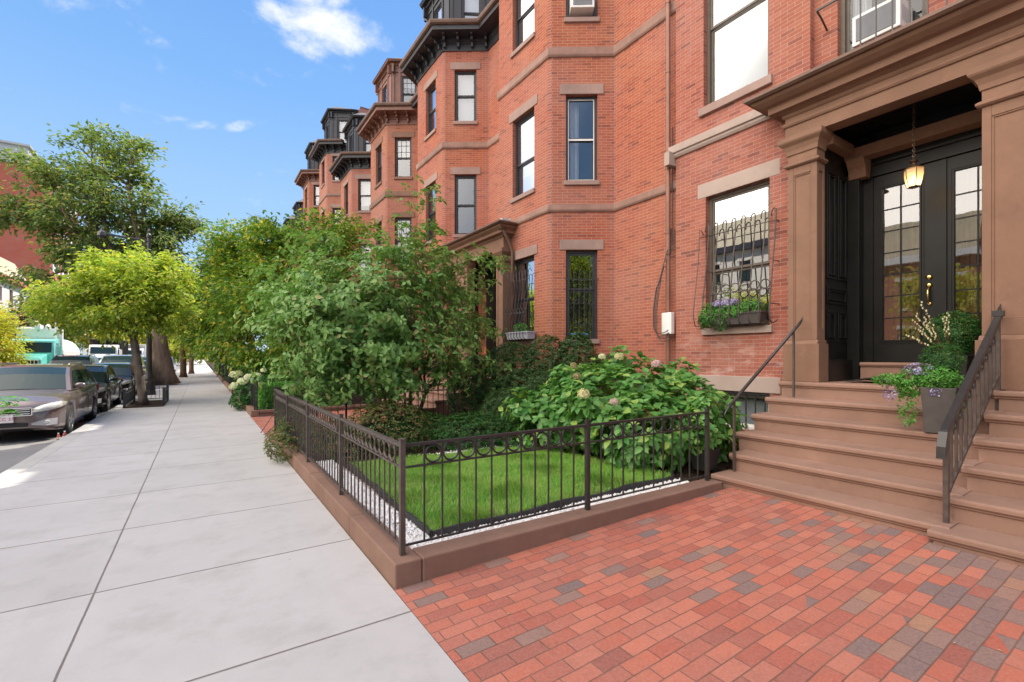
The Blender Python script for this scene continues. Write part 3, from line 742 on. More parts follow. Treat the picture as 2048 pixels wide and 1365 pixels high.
window(H1, fr1b, *WP, gl='soft_glass', frame='sash_brown', blind=0, split=.5, curtain=(.72, .98)); window(H1, fr1b, *WP2, frame='sash_brown', blind=.6)

# ---- portico
BS = 'brownstone_portico'
def pillar(t, y0, y1, x0=7.05, x1=7.29, panel_side=True):
    zb, zn = 1.252, 4.30
    m = MB(); m.box(x0 - .05, x1, y0 - .045, y1 + .045, zb, 1.78)
    m.prism([(x0 - .05, 1.78), (x0, 1.83), (x1, 1.83), (x1, 1.78)], 'y', y0 - .02, y1 + .02)
    m.box(x0 + .02, x1, y0 + .02, y1 - .02, 1.83, zn)                      # core, panels are sunk 2 cm
    bw = .075
    for a, b in ((y0, y0 + bw), (y1 - bw, y1)): m.box(x0, x0 + .0195, a, b, 1.83, zn)
    m.box(x0, x0 + .0195, y0 + bw, y1 - bw, 1.83, 2.0); m.box(x0, x0 + .0195, y0 + bw, y1 - bw, zn - .12, zn)
    # moulding inside the panel
    a, b, c, d = y0 + bw, y1 - bw, 2.0, zn - .12
    for (p, q, r, s_) in ((a, a + .018, c, d), (b - .018, b, c, d), (a + .018, b - .018, c, c + .018), (a + .018, b - .018, d - .018, d)): m.box(x0 + .008, x0 + .0195, p, q, r, s_)
    if panel_side:
        for yy, yo in ((y0, y0 + .0195), (y1 - .0195, y1)):
            m.box(x0 + .0197, x0 + .06, yy, yo, 1.83, zn); m.box(x1 - .05, x1, yy, yo, 1.83, zn)
            m.box(x0 + .06, x1 - .05, yy, yo, 1.83, 2.0); m.box(x0 + .06, x1 - .05, yy, yo, zn - .12, zn)
    p = m.build('pillar', BS, t, bevel=.004)
    m = MB(); loop = [(x1, y0), (x0, y0), (x0, y1), (x1, y1)]
    m.box(x0, x1, y0, y1, zn + .001, 4.52)
    sweep(m, loop, [(-.02, zn), (.02, zn), (.045, zn + .02), (.045, zn + .045), (.015, zn + .065), (-.02, zn + .065)])
    sweep(m, loop, [(-.02, 4.48), (.015, 4.48), (.025, 4.54), (.05, 4.60), (.09, 4.64), (.10, 4.66), (.10, 4.72), (-.02, 4.72)])
    m.box(x0 - .02, x1, y0 + .005, y1 - .005, 4.52, 4.719)
    m.build('capital', BS, p, bevel=.003)
    return p
pillar(H1, 3.03, 3.41); pillar(H1, .42, 1.40); pillar(H1, -1.58, -1.2)
EP = [(7.05, -1.62), (7.05, 3.45), (7.44, 3.45)]
m = MB(); m.box(7.05, 7.30, -1.62, 3.45, 4.722, 5.10)
sweep(m, EP, [(-.03, 4.90), (.02, 4.90), (.035, 4.925), (.035, 4.945), (.01, 4.965), (-.03, 4.965)])
m.build('architrave', BS, H1, bevel=.003)
m = MB(); sweep(m, EP, [(-.10, 5.03), (.01, 5.03), (.03, 5.05), (.03, 5.085), (.07, 5.11), (.16, 5.115), (.16, 5.18), (.17, 5.20), (.23, 5.22), (.30, 5.26), (.33, 5.29), (.33, 5.30), (-.10, 5.30)])
m.build('cornice', BS, H1)
m = MB(); sweep(m, EP, [(.2, 5.302), (.37, 5.302), (.40, 5.33), (.40, 5.36), (.385, 5.375), (.2, 5.375)]); m.build('gutter', 'gutter_copper', H1)
m = MB(); m.box(6.9, 7.42, -1.6, 3.6, 5.30, 5.345); m.build('portico_roof', 'gutter_copper', H1)
# vestibule
m = MB(); m.box(7.29, 8.6, 3.06, 3.12, 1.2, 4.86); m.box(7.29, 8.6, .36, .42, 1.2, 4.86) if False else None
m.box(8.215, 8.5, 2.78, 3.06, 1.25, 4.86)                                       # jamb
m.build('vestibule_wall', 'black_paint', H1)
m = MB()
def panel_y(m, x0, x1, z0, z1, y, w=.028, d=.014):     # raised moulding on a wall that faces -y
    m.box(x0, x1, y - d, y, z0, z0 + w); m.box(x0, x1, y - d, y, z1 - w, z1); m.box(x0, x0 + w, y - d, y, z0 + w, z1 - w); m.box(x1 - w, x1, y - d, y, z0 + w, z1 - w)
for (a, b, c, d) in [(7.40, 7.68, 2.72, 4.25), (7.76, 8.04, 2.72, 4.25), (7.40, 8.04, 2.36, 2.60), (7.40, 7.68, 1.82, 2.26), (7.76, 8.04, 1.82, 2.26)]: panel_y(m, a, b, c, d, 3.058); panel_y(m, a + .05, b - .05, c + .05, d - .05, 3.058, .016, .024)
m.box(7.30, 8.1, 2.98, 3.056, 1.252, 1.56); m.box(8.06, 8.2, 2.90, 3.056, 1.252, 4.3); m.build('vestibule_panelling', 'black_paint', H1, bevel=.003)
m = MB()
for i in range(14):
    x = 7.3 + i * .055; m.box(x, x + .047, .42, 3.06, 4.845, 4.86)
m.box(7.29, 8.6, .42, 3.06, 4.862, 4.9); m.build('vestibule_ceiling', 'black_paint', H1)
m = MB(); m.box(7.98, 8.2, .42, 3.06, 4.50, 4.66); m.box(7.30, 7.98, 2.93, 3.056, 4.56, 4.70); m.build('ceiling_beam', BS, H1, bevel=.004)
m = MB(); m.prism([(8.03, 4.22), (8.17, 4.22), (8.2, 4.34), (8.21, 4.46), (8.21, 4.499), (7.93, 4.499), (7.94, 4.44), (8.0, 4.36)], 'y', 2.80, 3.02); m.build('bracket', BS, H1, bevel=.006)
m = MB(); m.box(8.2, 8.6, .42, 1.18, 1.25, 4.86); m.box(8.21, 8.6, 1.18, 2.78, 4.235, 4.86); m.box(8.17, 8.21, 1.18, 2.78, 4.40, 4.43)
m.box(8.19, 8.21, 1.18, 2.80, 4.235, 4.27); m.build('door_surround', 'black_paint', H1, bevel=.003)
def door_leaf(y0, y1, gy0, gy1, label=None):
    z0, z1, g0, g1 = 1.525, 4.225, 1.84, 4.03; x0, x1 = 8.225, 8.275
    m = MB(); m.box(x0, x1, y0, gy0, z0, z1); m.box(x0, x1, gy1, y1, z0, z1); m.box(x0, x1, gy0, gy1, z0, g0); m.box(x0, x1, gy0, gy1, g1, z1)
    for d_, w in ((.018, .022), (.010, .05)):
        m.box(x0 - d_, x0 - .001, gy0 - w, gy0 - w + .018, g0 - w, g1 + w); m.box(x0 - d_, x0 - .001, gy1 + w - .018, gy1 + w, g0 - w, g1 + w)
        m.box(x0 - d_, x0 - .001, gy0 - w + .018, gy1 + w - .018, g0 - w, g0 - w + .018); m.box(x0 - d_, x0 - .001, gy0 - w + .018, gy1 + w - .018, g1 + w - .018, g1 + w)
    c = (gy0 + gy1) / 2; m.box(x0 + .002, x0 + .03, c - .008, c + .008, g0, g1)
    for i in range(1, 7): z = g0 + (g1 - g0) * i / 7; m.box(x0 + .004, x0 + .028, gy0, gy1, z - .008, z + .008)
    dr = m.build('door', 'black_paint', H1)
    m = MB(); m.quad((x0 + .016, gy0, g0), (x0 + .016, gy1, g0), (x0 + .016, gy1, g1), (x0 + .016, gy0, g1)); m.build('glass', 'door_glass', dr)
    m = MB(); n = 30
    for (a0, a1) in ((gy0 - .02, gy1 + .03),):
        P = [(x0 + .09 + .012 * math.sin(i * 1.7), a0 + (a1 - a0) * i / n) for i in range(n + 1)]
        for p, q in zip(P, P[1:]): m.quad((p[0], p[1], g0 - .05), (q[0], q[1], g0 - .05), (q[0], q[1], g1 + .05), (p[0], p[1], g1 + .05))
    m.build('curtain', 'sash_brown', dr)
    return dr
d1 = door_leaf(1.995, 2.775, 2.25, 2.665); d2 = door_leaf(1.185, 1.985, 1.45, 1.885)
m = MB(); m.box(8.20, 8.224, 1.965, 2.015, 1.53, 4.22); m.build('astragal', 'black_paint', d2)
m = MB(); y = 2.145
for z, r in ((2.68, .036), (2.57, .034)): m.lathe([(r, 0), (r, -.012), (r * .6, -.022), (r * .35, -.024)], (8.222, y, z), 18, 'x')
m.lathe([(.027, 0), (.027, -.01), (.012, -.014)], (8.222, y, 2.32), 16, 'x')
m.tube([(8.21, y, 2.53), (8.165, y, 2.50), (8.16, y, 2.42), (8.185, y, 2.36), (8.21, y, 2.325)], [.012, .014, .016, .012, .010], 10)
m.build('door_handle', 'brass', d1, smooth=True)
m = MB(); m.box(8.52, 8.6, .42, 3.0, 1.2, 4.9); m.build('hall', 'room_dark', H1)

# ---- window guard in front of the ground floor window
m = MB(); gx = 7.3
bars = [3.66 + i * .16 for i in range(8)]
def guard_bar(m, y, yt=None, r=.0105):
    yt = y if yt is None else yt
    P = [(gx - .07, yt + .075, 3.74), (gx - .07, yt + .075, 3.80), (gx - .072, yt + .055, 3.845), (gx - .075, yt + .03, 3.855), (gx - .08, yt + .006, 3.84), (gx - .085, yt, 3.79), (gx - .11, yt, 3.5), (gx - .19, y, 2.95), (gx - .26, y, 2.5), (gx - .285, y, 2.3), (gx - .275, y, 2.17), (gx - .22, y, 2.11), (gx - .14, y, 2.12), (gx - .05, y, 2.16)]
    m.tube(P, r, 6)
for y in bars: guard_bar(m, y)
m.tube([(gx - .10, bars[0] - .02, 3.66), (gx - .10, bars[-1] + .06, 3.66)], .008, 6)
m.tube([(gx - .262, bars[0], 2.62), (gx - .262, bars[-1], 2.62)], .007, 6); 
for yy in (bars[0], bars[-1]): m.tube([(gx + .0, yy, 3.66), (gx - .10, yy, 3.66)], .008, 6); m.tube([(gx, yy, 2.40), (gx - .27, yy, 2.40)], .008, 6); m.tube([(gx, yy, 3.05), (gx - .16, yy, 3.05)], .008, 6)
yy = bars[-1] + .17
m.tube([(gx - .02, yy - .02, 3.72), (gx - .05, yy, 3.80), (gx - .09, yy + .01, 3.80), (gx - .10, yy, 3.7), (gx - .14, yy, 3.2), (gx - .22, yy, 2.7), (gx - .28, yy, 2.3), (gx - .22, yy, 2.12), (gx - .1, yy, 2.12), (gx, yy - .02, 2.2)], .0075, 6)
m.tube([(gx - .10, bars[-1], 3.66), (gx - .10, yy, 3.66)], .008, 6)
gd = m.build('window_guard', 'iron_brown', H1, smooth=True)
for i in range(6):
    y = (bars[i + 1] + bars[i]) / 2; m = MB(); m.ring((gx - .246, y, 2.70), .068, .0095, 'x', 22, 6); m.build('ring', 'iron_brown', gd, smooth=True)
m = MB()
for y in bars[2:7:2]: pass
# scroll railing above the portico
m = MB(); z0, z1 = 5.40, 6.30; bx = 6.98
m.box(bx - .012, bx + .012, .0, 3.0, z1, z1 + .022); m.box(bx - .01, bx + .01, .0, 2.65, z0 + .05, z0 + .065)
for i in range(16): y = .02 + i * .165; m.box(bx - .007, bx + .007, y - .007, y + .007, z0, z1)
for s_ in (0, 1):
    for q in (2.12, 2.4): m.ring((bx, q - .95, z0 + .2 + .22 * s_), .06, .009, 'x', 16, 5); m.ring((bx, q - .81, z0 + .31 + .22 * s_), .045, .009, 'x', 16, 5)
m.tube([(bx, 3.0, z1 + .01), (bx + .2, 3.02, z1 - .02), (7.43, 3.06, z1 - .05)], .012, 6)
m.build('balcony_railing', 'iron_black', H1)
# meter box and cables, brown downpipe at the party wall
m = MB(); m.box(7.19, 7.29, 5.53, 5.75, 2.02, 2.42); 
mb_ = m.build('meter_box', 'white_paint', None, bevel=.012); tag(mb_, 'small white utility box low in the corner beside the brown downpipe', 'meter box')
t = thing('utility_cable', 'black cables looping down the brick corner beside the brown downpipe', 'cable', (7.25, 5.6, 3.4))
for k, (dy, zt, zl) in enumerate([(0, 3.52, 1.95), (.03, 3.42, 2.0), (-.03, 3.6, 1.9), (.05, 3.3, 2.05)]):
    m = MB(); y = 5.62 + dy
    m.tube([(7.35, y, 5.9 if k == 0 else 4.0), (7.34, y, 3.8), (7.28, y - .03, zt), (7.2, y + .03, zt - .02), (7.16, y + .09, zt - .3), (7.12, y + .14, 2.9), (7.1, y + .19, 2.5), (7.08, y + .17, zl + .1), (7.1, y + .08, zl - .02), (7.14, y - .03, zl), (7.2, y - .08, zl + .05)], .008, 6)
    m.build('strand', 'cable_black', t, smooth=True)

# ================================================================== the stoop
def stoop(label, y0, y1, x0, xs, land_x, z1=.20, rise=.21, tread=.36, n=6, ylefts=None, base=-.05, kind='stoop'):
    t = thing('stoop', label, 'stoop', (x0, (y0 + y1) / 2, 0))
    for i in range(n):
        x = x0 + tread * i; z = z1 + rise * i; yl = ylefts[i] if ylefts else y1
        xe = x0 + tread * (i + 1) + .03 if i < n - 1 else land_x
        m = MB(); zb = base
        m.box(x + .035, xe, y0, yl - .03, zb, z - .055)
        # moulded nosing slab
        prof = [(x, z - .045), (x + .006, z - .055), (x + .02, z - .058), (x + .02, z - .075), (x + .033, z - .085), (xe, z - .085) , (xe, z), (x + .015, z), (x + .004, z - .008), (x, z - .02)]
        m.prism(prof, 'y', y0, yl)
        m.build('step', 'brownstone_step', t)
    return t
yl = [3.33, 3.33, 3.46, 3.46, 3.46, 3.46]
S1 = stoop('broad brownstone stoop of six steps leading up to the black double doors', 1.20, 3.46, 5.08, None, 8.2, ylefts=[3.34, 3.33, 3.46, 3.46, 3.46, 3.46])
m = MB(); m.box(8.0, 8.3, .42, 2.86, 1.252, 1.46); m.prism([(7.965, 1.49), (7.98, 1.462), (8.3, 1.462), (8.3, 1.52), (7.98, 1.52)], 'y', .42, 2.86); m.build('threshold', 'brownstone_step', S1)
S2 = stoop('neighbouring brownstone stoop at the right edge, its bottom step jutting forward', -1.6, 1.258, 4.93, None, 8.2, z1=.19, ylefts=[1.30, 1.258, 1.258, 1.258, 1.258, 1.258], tread=.372, rise=.212)

# handrails
t = thing('handrail', 'slim black handrail on two posts at the left side of the steps', 'handrail', (5.4, 3.25, .2))
m = MB(); m.tube([(5.36, 3.25, 1.03), (6.93, 3.20, 2.06)], .024, 4, sq=.62); m.tube([(5.36, 3.25, 1.03), (5.30, 3.25, .995), (5.24, 3.25, .94), (5.21, 3.25, .90)], [.022, .018, .012, .003], 6)
m.tube([(6.93, 3.2, 2.06), (6.98, 3.2, 2.10), (7.03, 3.2, 2.16)], [.02, .014, .003], 6); m.tube([(5.33, 3.22, .98), (5.30, 3.29, 1.03)], .008, 5); m.tube([(6.93, 3.16, 2.1), (6.97, 3.24, 2.06)], .008, 5)
m.build('rail', 'iron_black', t)
for (x, y, z0, z1) in ((5.42, 3.25, .2, 1.05), (6.78, 3.205, 1.04, 1.95)):
    m = MB(); m.box(x - .012, x + .012, y - .012, y + .012, z0, z1); m.build('post', 'iron_brown', t)
t = thing('handrail', 'heavy black handrail with balusters and rings, dividing the two stoops at right', 'handrail', (5.25, 1.27, .2))
RY = 1.255
def rz_(x): return .985 + (x - 5.22) * (2.03 - .985) / (6.98 - 5.22)
m = MB(); 
a, b = 5.17, 7.0
m.prism([(a, rz_(a) - .02), (b, rz_(b) - .02), (b, rz_(b) + .03), (a, rz_(a) + .03)], 'y', RY - .027, RY + .027)
m.prism([(a - .02, rz_(a) + .02), (a - .075, rz_(a) - .10), (a - .085, rz_(a) - .20), (a - .03, rz_(a) - .11), (a + .01, rz_(a) - .05), (a + .03, rz_(a) + .03)], 'y', RY - .03, RY + .03)
m.tube([(b - .04, RY, rz_(b) + .03), (b + .0, RY, rz_(b) + .06), (b + .05, RY, rz_(b) + .12)], [.02, .016, .003], 6); m.box(b - .09, b - .02, RY - .045, RY + .045, rz_(b) - .02, rz_(b) + .04)
m.build('rail', 'iron_black', t, bevel=.006)
m = MB(); m.prism([(5.24, .41), (6.95, 1.40), (6.95, 1.43), (5.24, .44)], 'y', RY - .012, RY + .012); m.build('bottom_bar', 'iron_brown', t)
for x, z0 in ((5.235, .19), (6.93, 1.03)):
    m = MB(); m.box(x - .019, x + .019, RY - .019, RY + .019, z0, rz_(x)); m.build('post', 'iron_brown', t, bevel=.003)
for i in range(11):
    x = 5.37 + i * .142; m = MB(); m.box(x - .011, x + .011, RY - .011, RY + .011, .43 + (x - 5.24) * .579, rz_(x) - .03); m.build('baluster', 'iron_brown', t)
for i in range(10):
    x = 5.441 + i * .142; m = MB(); m.ring((x, RY, rz_(x) - .10), .052, .008, 'y', 18, 6); m.build('ring', 'iron_black', t, smooth=True)

# door mat, lantern
m = MB(); rg = random.Random(4)
nx, ny = 8, 14
V = [(7.30 + .5 * i / nx, 1.75 + 1.05 * j / ny, 1.262 + .012 * rg.random() + (.045 * math.exp(-((j - 10.5) ** 2) / 2.5) if i < 8 else 0)) for i in range(nx + 1) for j in range(ny + 1)]
F = [(i * (ny + 1) + j, (i + 1) * (ny + 1) + j, (i + 1) * (ny + 1) + j + 1, i * (ny + 1) + j + 1) for i in range(nx) for j in range(ny)]
m.add(V, F); o = m.build('door_mat', 'rubber_mat'); sol = o.modifiers.new('s', 'SOLIDIFY'); sol.thickness = .012; sol.offset = 1
tag(o, 'rumpled black rubber mat on the landing before the doors', 'doormat')
LX, LY, LZ = 7.62, 2.14, 3.90
LS = .82
t = thing('hanging_lantern', 'lit bronze lantern with pale glass hanging on a chain in the portico', 'lantern', (LX, LY, 4.84))
m = MB(); z = LZ + .25; k = 0
while z < 4.84: m.ring((LX, LY, z), .014, .0035, 'x' if k % 2 else 'y', 10, 5, 1.5); z += .034; k += 1
m.build('chain', 'bronze', t)
def _shrink(m): m.v = [(LX + (p[0] - LX) * LS, LY + (p[1] - LY) * LS, LZ + (p[2] - LZ) * LS) for p in m.v]; return m
MB.shrink = _shrink
m = MB(); m.lathe([(.012, .30), (.02, .285), (.05, .27), (.058, .255), (.05, .24), (.03, .225), (.04, .20), (.09, .165), (.125, .14), (.13, .13), (.12, .128)], (LX, LY, LZ), 16)
m.lathe([(.075, -.155), (.082, -.15), (.082, -.138), (.07, -.136)], (LX, LY, LZ), 6)
for k in range(6):
    a = math.pi / 3 * (k + .5); c, s_ = math.cos(a), math.sin(a)
    m.tube([(LX + .128 * c, LY + .128 * s_, LZ + .13), (LX + .127 * c, LY + .127 * s_, LZ + .03), (LX + .105 * c, LY + .105 * s_, LZ - .08), (LX + .080 * c, LY + .080 * s_, LZ - .15)], .006, 5)
m.shrink().build('lantern_frame', 'bronze', t, smooth=False)
m = MB(); m.lathe([(.122, .128), (.121, .03), (.100, -.08), (.076, -.148)], (LX, LY, LZ), 6); m.f = m.f[:-2]; m.mi = m.mi[:-2]; m.uv = m.uv[:-2]; m.shrink().build('lantern_glass', 'lantern_glass', t)
m = MB(); m.lathe([(.004, .05), (.022, .035), (.03, .0), (.022, -.035), (.012, -.06)], (LX, LY, LZ), 12); m.shrink().build('bulb', 'bulb', t, smooth=True)
pl = bpy.data.lights.new('lantern_light', 'POINT'); pl.energy = 3; pl.color = (1, .72, .4); pl.shadow_soft_size = .04
po = bpy.data.objects.new('lantern_light', pl); COL.objects.link(po); po.location = (LX, LY, LZ - .09); adopt(po, t); po.location = Vector((LX, LY, LZ - .09))

# air conditioner in the window above the portico
def air_con(label, x0, x1, y0, y1, z0, z1, face='x'):
    t = thing('air_conditioner', label, 'air conditioner', ((x0 + x1) / 2, (y0 + y1) / 2, z0))
    m = MB(); m.box(x0, x1, y0, y1, z0, z1); m.build('casing', 'ac_plastic', t, bevel=.012)
    m = MB(); b = .045
    m.box(x0 - .006, x0 + .004, y0 + b, y1 - b, z0 + b, z1 - b)
    for i in range(14): z = z0 + b + (z1 - z0 - 2 * b) * (i + .5) / 14; m.box(x0 - .012, x0 - .005, y0 + b, y1 - b, z - .004, z + .004)
    m.build('grille', 'ac_grille', t)
    m = MB()
    for i in range(9): x = x0 + .06 + (x1 - x0 - .12) * i / 9; m.box(x, x + .012, y0 - .002, y0 - .0005, z0 + .1, z1 - .1)
    m.build('side_vent', 'ac_grille', t)
    return t
air_con('white air conditioner in the window just above the portico', 7.12, 7.55, 2.13, 2.64, 5.66, 6.05)
# ================================================================== the row of bay fronted houses
def air_con_fr(label, fr, s0, s1, z0, z1, out=.28, inn=.2):
    p = MB(fr).P(((s0 + s1) / 2, 0, z0)); t = thing('air_conditioner', label, 'air conditioner', p)
    m = MB(fr); m.box(s0, s1, -inn, out, z0, z1); m.build('casing', 'ac_plastic', t, bevel=.01)
    m = MB(fr); b = .05; m.box(s0 + b, s1 - b, out - .004, out + .006, z0 + b, z1 - b)
    for i in range(10): z = z0 + b + (z1 - z0 - 2 * b) * (i + .5) / 10; m.box(s0 + b, s1 - b, out + .0065, out + .012, z - .005, z + .005)
    m.build('grille', 'ac_grille', t); return t
F1, F2, F3, F4 = (1.98, 3.90), (5.39, 7.25), (8.89, 10.50), (12.15, 13.6)
XW, XB = 7.4, 6.25
def bay_house(label, yc, ystart, yend, zt, floors, brick, trim, dormer, cfg, group=None, detail=True, dorm_h=2.25, ch=.045):
    H = thing('brick_rowhouse', label, 'rowhouse', (XW, (ystart + yend) / 2, 0), group)
    a, b, c, d = (XW, yc - .80), (XB, yc), (XB, yc + 2.03), (XW, yc + 2.83)
    poly = [(XW, ystart), a, b, c, d, (XW, yend)]
    frA, LA = fr_seg(a, b); frB, LB = fr_seg(b, c)
    m = MB()
    fr_, L_ = fr_seg(poly[0], a); wall(m, fr_, 0, L_, 0, zt, [])
    ops = {'A': [], 'B': []}
    for f, (z0, z1) in enumerate(floors):
        if f == 0 and cfg.get('noground'): continue
        ops['A'].append((LA / 2 - .34, LA / 2 + .34, z0, z1, f)); ops['B'].append((.54, 1.42 if not cfg.get('narrow') else 1.34, z0, z1, f))
    wall(m, frA, .07, LA - .05, 0, zt, ops['A'], uo=.03); wall(m, frB, .05, LB, 0, zt, ops['B'], uo=.09)
    fr_, L_ = fr_seg(c, d); wall(m, fr_, 0, L_, 0, zt, []); fr_, L_ = fr_seg(d, poly[5]); wall(m, fr_, 0, L_, 0, zt, [])
    for p, q in (((XW, yend), (17, yend)), ((17, yend), (17, ystart)), ((17, ystart), (XW, ystart))):
        fr_, L_ = fr_seg(p, q); wall(m, fr_, 0, L_, 0, zt, [])
    m.build('wall', brick, H)
    # narrow corner courses, recess shade painted in as darker brick
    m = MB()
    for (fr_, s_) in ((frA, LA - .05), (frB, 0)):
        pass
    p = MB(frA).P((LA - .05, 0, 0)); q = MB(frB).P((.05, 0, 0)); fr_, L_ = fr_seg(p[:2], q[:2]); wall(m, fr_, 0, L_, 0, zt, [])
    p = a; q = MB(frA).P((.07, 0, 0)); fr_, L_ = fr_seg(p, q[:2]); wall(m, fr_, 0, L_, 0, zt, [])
    m.build('shaded_corner_course', 'brick_shade', H)
    for z0, z1 in cfg.get('strings', ((4.72, 4.87), (8.05, 8.24))):
        if z1 > zt: continue
        m = MB(); sweep(m, poly, [(-.04, z0), (.025, z0), (.045, z0 + .03), (.05, z0 + .05), (.05, z1), (-.04, z1)]); m.build('string_course', cfg.get('string', 'string_stone'), H)
    for fr_, key in ((frA, 'A'), (frB, 'B')):
        for (s0, s1, z0, z1, f) in ops[key]:
            if detail:
                lintel(H, fr_, s0, s1, z1, .22, .13, cfg.get('lintel', 'lintel_stone')); sill(H, fr_, s0, s1, z0, .10, .04, cfg.get('lintel', 'lintel_stone'))
            o = dict(cfg.get('win', {})); o.update(cfg.get((key, f), {}))
            window(H, fr_, s0, s1, z0, z1, **o)
    # cornice
    tb = cfg.get('cornice', 1.0)
    pr = [(-.03, zt), (.03, zt), (.03, zt + .20), (.06, zt + .22), (.06, zt + .27), (.10, zt + .30), (.10, zt + .36), (.47, zt + .37), (.47, zt + .50), (-.03, zt + .50)]
    m = MB(); sweep(m, poly, pr); m.build('cornice', trim, H)
    m = MB(); sweep(m, poly, [(.36, zt + .502), (.50, zt + .502), (.55, zt + .53), (.57, zt + .59), (.57, zt + .62), (.36, zt + .62)]); m.build('gutter', 'gutter_copper', H)
    runs = [(frA, LA, max(2, int(LA / .34)), .06), (frB, LB, max(2, int(LB / .34)), .06)]
    fr_, L_ = fr_seg(poly[0], a)
    if L_ > .8: runs.append((fr_, L_, max(2, int(L_ / .4)), .15))
    for fr_, L_, n, e in runs:
        for i in range(n):
            s = e + (L_ - 2 * e) * i / (n - 1); m = MB(fr_)
            m.prism([(.061, zt + .08), (.12, zt + .08), (.135, zt + .20), (.24, zt + .23), (.26, zt + .30), (.38, zt + .31), (.38, zt + .368), (.061, zt + .368)], 'x', s - .035, s + .035)
            m.build('cornice_bracket', cfg.get('bracket', trim), H)
    # mansard slope and flat roof
    zr = zt + .50
    m = MB(); m.prism([(XW + .12, zr), (XW + .62, zr + dorm_h), (XW + .75, zr + dorm_h + .12), (16.9, zr + dorm_h + .12), (16.9, zr)], 'y', ystart + .25, yend - .25); m.build('mansard_roof', 'roof_slate', H)
    m = MB()
    for y in (ystart, yend - .24):
        m.fr = None; m.prism([(XW + .02, zr), (XW + .42, zr + dorm_h * .8), (XW + .62, zr + dorm_h + .22), (16.9, zr + dorm_h + .22), (16.9, zr)], 'y', y, y + .24)
    m2 = MB(); 
    for y in (ystart, yend - .24):
        V = [(XW + .0, zr), (XW + .40, zr + dorm_h * .8), (XW + .62, zr + dorm_h + .25), (9, zr + dorm_h + .25), (9, zr)]
    m.build('party_wall', 'brown_trim', H)
    fr_, L_ = fr_seg((12, ystart - .004), (XW + .5, ystart - .004)); m = MB(fr_)
    L = 12 - XW - .5; zz = zr + dorm_h + .1
    m.add([(0, 0, zr), (L + .35, 0, zr), (L + .1, 0, zr + dorm_h * .8), (L - .1, 0, zz), (0, 0, zz)], [(0, 1, 2, 3, 4)], [[(0, zr), (L, zr), (L, zz - .4), (L - .1, zz), (0, zz)]]); m.build('gable_bricks', brick, H)
    # dormer over the bay
    iA, iB, iC, iD = (XW + .35, yc - .55), (XB + .30, yc + .13), (XB + .30, yc + 1.90), (XW + .35, yc + 2.60)
    zd = zr + dorm_h - .15
    m = MB(); ops2 = []
    for p, q in ((iA, iB), (iB, iC), (iC, iD)):
        fr_, L_ = fr_seg(p, q)
        o = [(L_ / 2 - .30, L_ / 2 + .30, zr + .25, zd - .42)] if q != iD else []
        wall(m, fr_, 0, L_, zr - .1, zd, o, reveal=.07)
        if o: ops2.append((fr_, o[0]))
        m.fr = fr_
        for s0, s1 in ((.0, .10), (L_ - .10, L_), (L_ / 2 - .42, L_ / 2 - .34), (L_ / 2 + .34, L_ / 2 + .42)): m.box(s0, s1, .001, .035, zr, zd)
        m.box(.101, L_ - .101, .001, .03, zd - .28, zd - .2)
        for s_ in (.05, L_ - .05): m.box(s_ - .04, s_ + .04, .036, .16, zd - .34, zd - .02)
    D = m.build('dormer', dormer, H)
    for fr_, (s0, s1, z0, z1) in ops2:
        o = dict(cfg.get('dwin', dict(blind=.6))); window(D, fr_, s0, s1, z0, z1, depth=.05, fw=.04, frame=cfg.get('dframe', 'sash_dark'), **o) if False else window(H, fr_, s0, s1, z0, z1, depth=.05, fw=.04, frame=cfg.get('dframe', 'sash_dark'), **o)
    dp = [iA, iB, iC, iD]
    m = MB(); sweep(m, dp, [(-.03, zd), (.05, zd), (.08, zd + .05), (.20, zd + .07), (.24, zd + .14), (-.03, zd + .14)]); m.build('dormer_cornice', dormer, H)
    m = MB(); o = .25
    R = [(iA[0], iA[1] - o), (iB[0] - o, iB[1] - o * .4), (iC[0] - o, iC[1] + o * .4), (iD[0], iD[1] + o)]
    top = [(XW + .9, iB[1] + .25, zd + .72), (XW + .9, iC[1] - .25, zd + .72)]
    V = [(*r, zd + .142) for r in R] + [(XW + .9, R[0][1], zd + .142), (XW + .9, R[3][1], zd + .142)] + [(iB[0] + .35, iB[1] + .35, zd + .62), (iC[0] + .35, iC[1] - .35, zd + .62)] + top
    m.add(V, [(0, 1, 6, 8), (1, 2, 7, 6), (2, 3, 9, 7), (0, 8, 4), (3, 5, 9), (6, 7, 9, 8)]); m.build('dormer_roof', 'roof_slate', H)
    return H, frA, LA, frB, LB, ops

base_win = dict(frame='sash_dark')
H2, fA2, LA2, fB2, LB2, o2 = bay_house('brick house with bay next door, brown downpipe at its corner and wood door portico', 7.95, 5.53, 12.42, 11.06, [F1, F2, F3], 'brick_bay', 'black_trim', 'black_trim',
    {('A', 0): dict(blind=0, split=.56, curtain=None), ('A', 1): dict(blind=0, light='white_paint', curtain=(.55, .98)), ('A', 2): dict(blind=.25), ('B', 0): dict(muntin=(2, 1, 'both'), blind=0),
     ('B', 1): dict(blind=.72, split=.42), ('B', 2): dict(blind=.6, curtain=(.1, .9)), 'win': dict(blind=.5)})
H3, *_ = bay_house('second bay fronted house with deep black bracketed cornice and brown gutter', 13.26, 12.43, 17.82, 11.06, [F1, F2, F3], 'brick_bay', 'black_trim', 'black_trim',
    {'win': dict(blind=.9), ('A', 1): dict(blind=0.0, split=.5), ('A', 2): dict(blind=.97, split=.52), ('B', 2): dict(blind=.55), ('B', 1): dict(blind=.4), 'narrow': 1, 'dwin': dict(blind=.95)})
